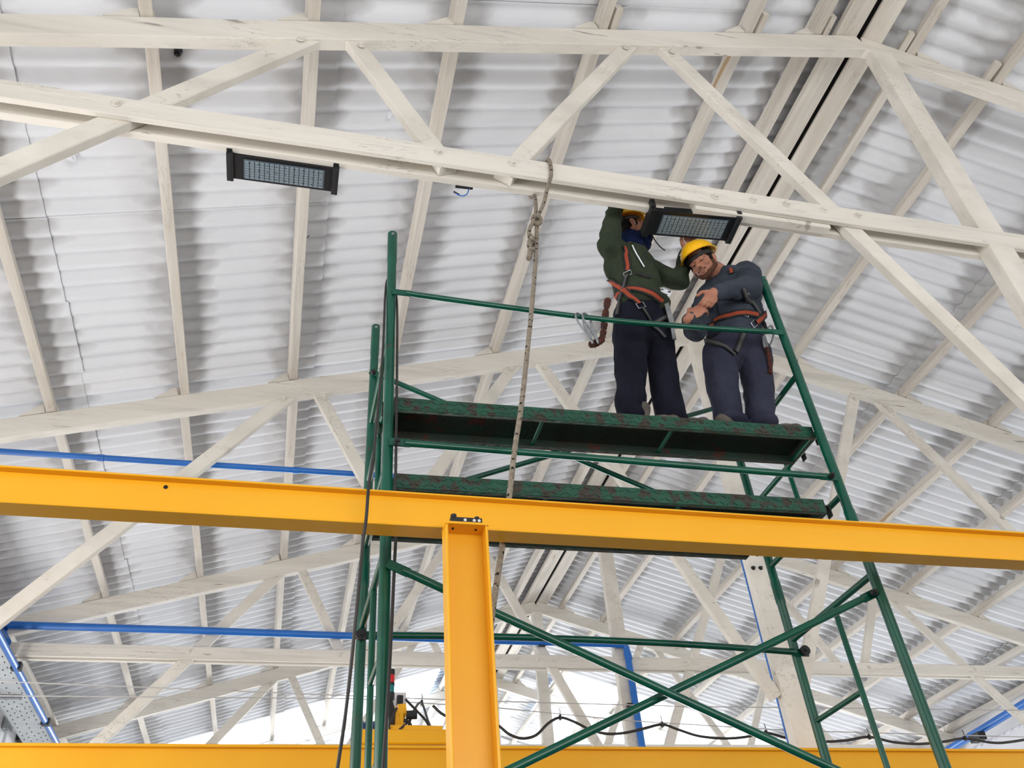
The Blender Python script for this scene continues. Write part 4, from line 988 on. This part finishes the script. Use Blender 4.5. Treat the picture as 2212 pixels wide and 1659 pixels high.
def trs2(bm):
    ellipsoid(bm, pel2 - Vector((0, 0, .01)), (.172, .145, .13))
    for h_, k_, a_, rk in ((hC, kC, aC, .088), (hD, kD, aD, .088)):
        capsule(bm, pel2 - Vector((0, 0, .02)), .13, h_, .112); capsule(bm, h_, .112, k_, rk); capsule(bm, k_, rk, a_ + Vector((0, 0, .03)), .080); ellipsoid(bm, a_ + Vector((0, -.01, -.01)), (.09, .09, .05))
t2 = blob('trousers', trs2, .010, M['slate'], p2, 3, fold=.009, fscale=8, fstretch=(1, 1, .7), label='grey navy work trousers')
boot(p2, aC, (-.5, -.45, 0)); boot(p2, aD + Vector((.02, -.01, 0)), (.75, -.40, 0))
helmet(p2, hd2, RH2)
def hair2(bm):
    P = lambda x, y, z: hd2 + RH2 @ Vector((x, y, z))
    ellipsoid(bm, P(0, -.012, .032), (.079, .094, .080), RH2)
    for s_ in (-1, 1): capsule(bm, P(.072 * s_, .012, .03), .011, P(.072 * s_, .018, -.01), .008)
    capsule(bm, P(0, -.075, .0), .035, P(0, -.068, -.045), .030)
blob('hair', hair2, .006, M['hair'], p2, 2)
def beard2(bm):
    P = lambda x, y, z: hd2 + RH2 @ Vector((x, y, z))
    ellipsoid(bm, P(0, .050, -.092), (.034, .031, .024), RH2)
    for s_ in (-1, 1):
        capsule(bm, P(.055 * s_, -.003, -.048), .0215, P(.026 * s_, .054, -.084), .0225); capsule(bm, P(.064 * s_, .008, -.01), .011, P(.058 * s_, .005, -.05), .018)
        capsule(bm, P(.004 * s_, .097, -.049), .005, P(.027 * s_, .082, -.058), .006)
blob('beard', beard2, .005, M['beard'], p2, 2)
for s_ in (-1, 1):
    b = MB(); b.tube([hd2 + RH2 @ Vector((x * s_, y_, z)) for x, y_, z in ((.014, .095, .021), (.032, .090, .026), (.052, .076, .020))], .0042, 6); b.build('eyebrow', M['hair'], p2)
    b = MB(); b.tube([hd2 + RH2 @ Vector((x * s_, y_, z)) for x, y_, z in ((.019, .087, -.006), (.031, .089, -.009), (.043, .081, -.006))], .0022, 6); b.build('eyelash', M['hair'], p2)
b = MB(); b.tube([hd2 + RH2 @ Vector(q) for q in ((-.022, .089, -.064), (0, .098, -.0635), (.022, .089, -.064))], .0026, 6); b.build('mouth_line', M['beard'], p2)
bv = bvh_of([j2, t2])
web_strap(p2, bv, [(1528, 706), (1545, 694), (1565, 684), (1590, 676), (1615, 674), (1635, 680)], .017)
web_strap(p2, bv, [(1660, 668), (1650, 680), (1640, 690), (1632, 698)], .019)
web_strap(p2, bv, [(1603, 622), (1612, 640), (1625, 655), (1640, 678)], .014, 'greyweb')
web_strap(p2, bv, [(1522, 736), (1545, 742), (1568, 752), (1585, 768)], .016, 'greyweb')
web_strap(p2, bv, [(1606, 722), (1597, 742), (1588, 762)], .016, 'greyweb')
web_strap(p2, bv, [(1577, 583), (1582, 592)], .016)
P = on_body(bv, [(1546, 652), (1550, 668), (1556, 684)]); strap('zip', p2, P, .003, M['black'])
buckle(p2, bv, 1613, 640, .024, .2); buckle(p2, bv, 1628, 700, .028, .8); buckle(p2, bv, 1613, 676, .02, 1.3)
# things they carry
ln = thing('safety_lanyard', 'orange and black lanyard with two steel hooks clipped on the guard rail', 'lanyard', at(1290, 740, YF))
cable('braided_webbing', None, [at(1313, 648, 3.30), at(1309, 670, 3.28), at(1306, 694, 3.26), at(1303, 718, 3.2), at(1299, 734, 3.16), at(1285, 742, 3.14), at(1276, 744, 3.13)], .017, mm='braid', parent=ln, wob=.28, k=9, n=9)
for dx in (0, 15):
    b = MB(); Yk = YF - .06
    P = smoothpts([at(1281 + dx * .75, 742, Yk), at(1263 + dx, 716, Yk), at(1248 + dx, 694, Yk), at(1243 + dx, 682, Yk), at(1247 + dx, 677, YF - .03), at(1256 + dx, 684, YF + .01), at(1264 + dx, 704, YF - .02), at(1281 + dx * .75, 738, Yk)], 6)
    b.tube(P, .0055, 8); b.bar(at(1262 + dx, 700, Yk), at(1276 + dx * .8, 733, Yk), .012, .018, ch=.004); b.build('hook', M['steel'], ln, smooth=True)
ln2 = thing('safety_lanyard', 'steel hook and orange lanyard hanging at the grey jacketed worker\'s hip by the right post', 'lanyard', at(1655, 740, 3.3))
Yk = 3.27
b = MB(); b.tube(smoothpts([at(1652, 752, Yk), at(1649, 735, Yk), at(1655, 716, Yk), at(1664, 704, Yk), at(1670, 712, Yk), at(1670, 730, Yk), at(1662, 748, Yk)], 6), .0065, 8); b.bar(at(1650, 728, Yk), at(1656, 752, Yk), .02, .024, ch=.004); b.build('hook', M['steel'], ln2, smooth=True)
cable('braided_webbing', None, [at(1655, 752, Yk), at(1660, 765, Yk), at(1663, 782, Yk), at(1664, 800, Yk), at(1662, 806, Yk)], .013, mm='braid', parent=ln2, wob=.15)
cable('webbing_end', None, [at(1646, 690, 3.3), at(1652, 702, Yk), at(1655, 716, Yk)], .011, mm='webbing', parent=ln2)
mb_ = thing('mounting_bracket', 'white slotted steel bracket tucked at the green worker\'s waist', 'bracket', at(1438, 640, 3.32))
c0, c1, c2, c3 = at(1424, 620, 3.34), at(1453, 630, 3.32), at(1447, 640, 3.32), at(1430, 648, 3.33)
b = MB(); off = Vector((0, .006, 0)); b.add([c0, c1, c2, c3, c0 + off, c1 + off, c2 + off, c3 + off], [(0, 1, 2, 3), (7, 6, 5, 4), (0, 4, 5, 1), (1, 5, 6, 2), (2, 6, 7, 3), (3, 7, 4, 0)]); b.build('plate', M['white'], mb_)
for x, y_ in ((1430, 625), (1446, 630), (1438, 636)):
    b = MB(); b.box(at(x, y_, 3.318), (.018, .004, .006)); b.build('slot', M['black'], mb_)
sp = thing('spirit_level', 'long grey metal strip hanging from the green worker\'s belt', 'tool', at(1445, 690, 3.3))
b = MB(); b.bar(at(1438, 650, 3.33), at(1452, 700, 3.30), .008, .032, ch=.002); b.bar(at(1450, 695, 3.30), at(1457, 733, 3.29), .008, .022, ch=.002); b.build('strip', M['steel'], sp)
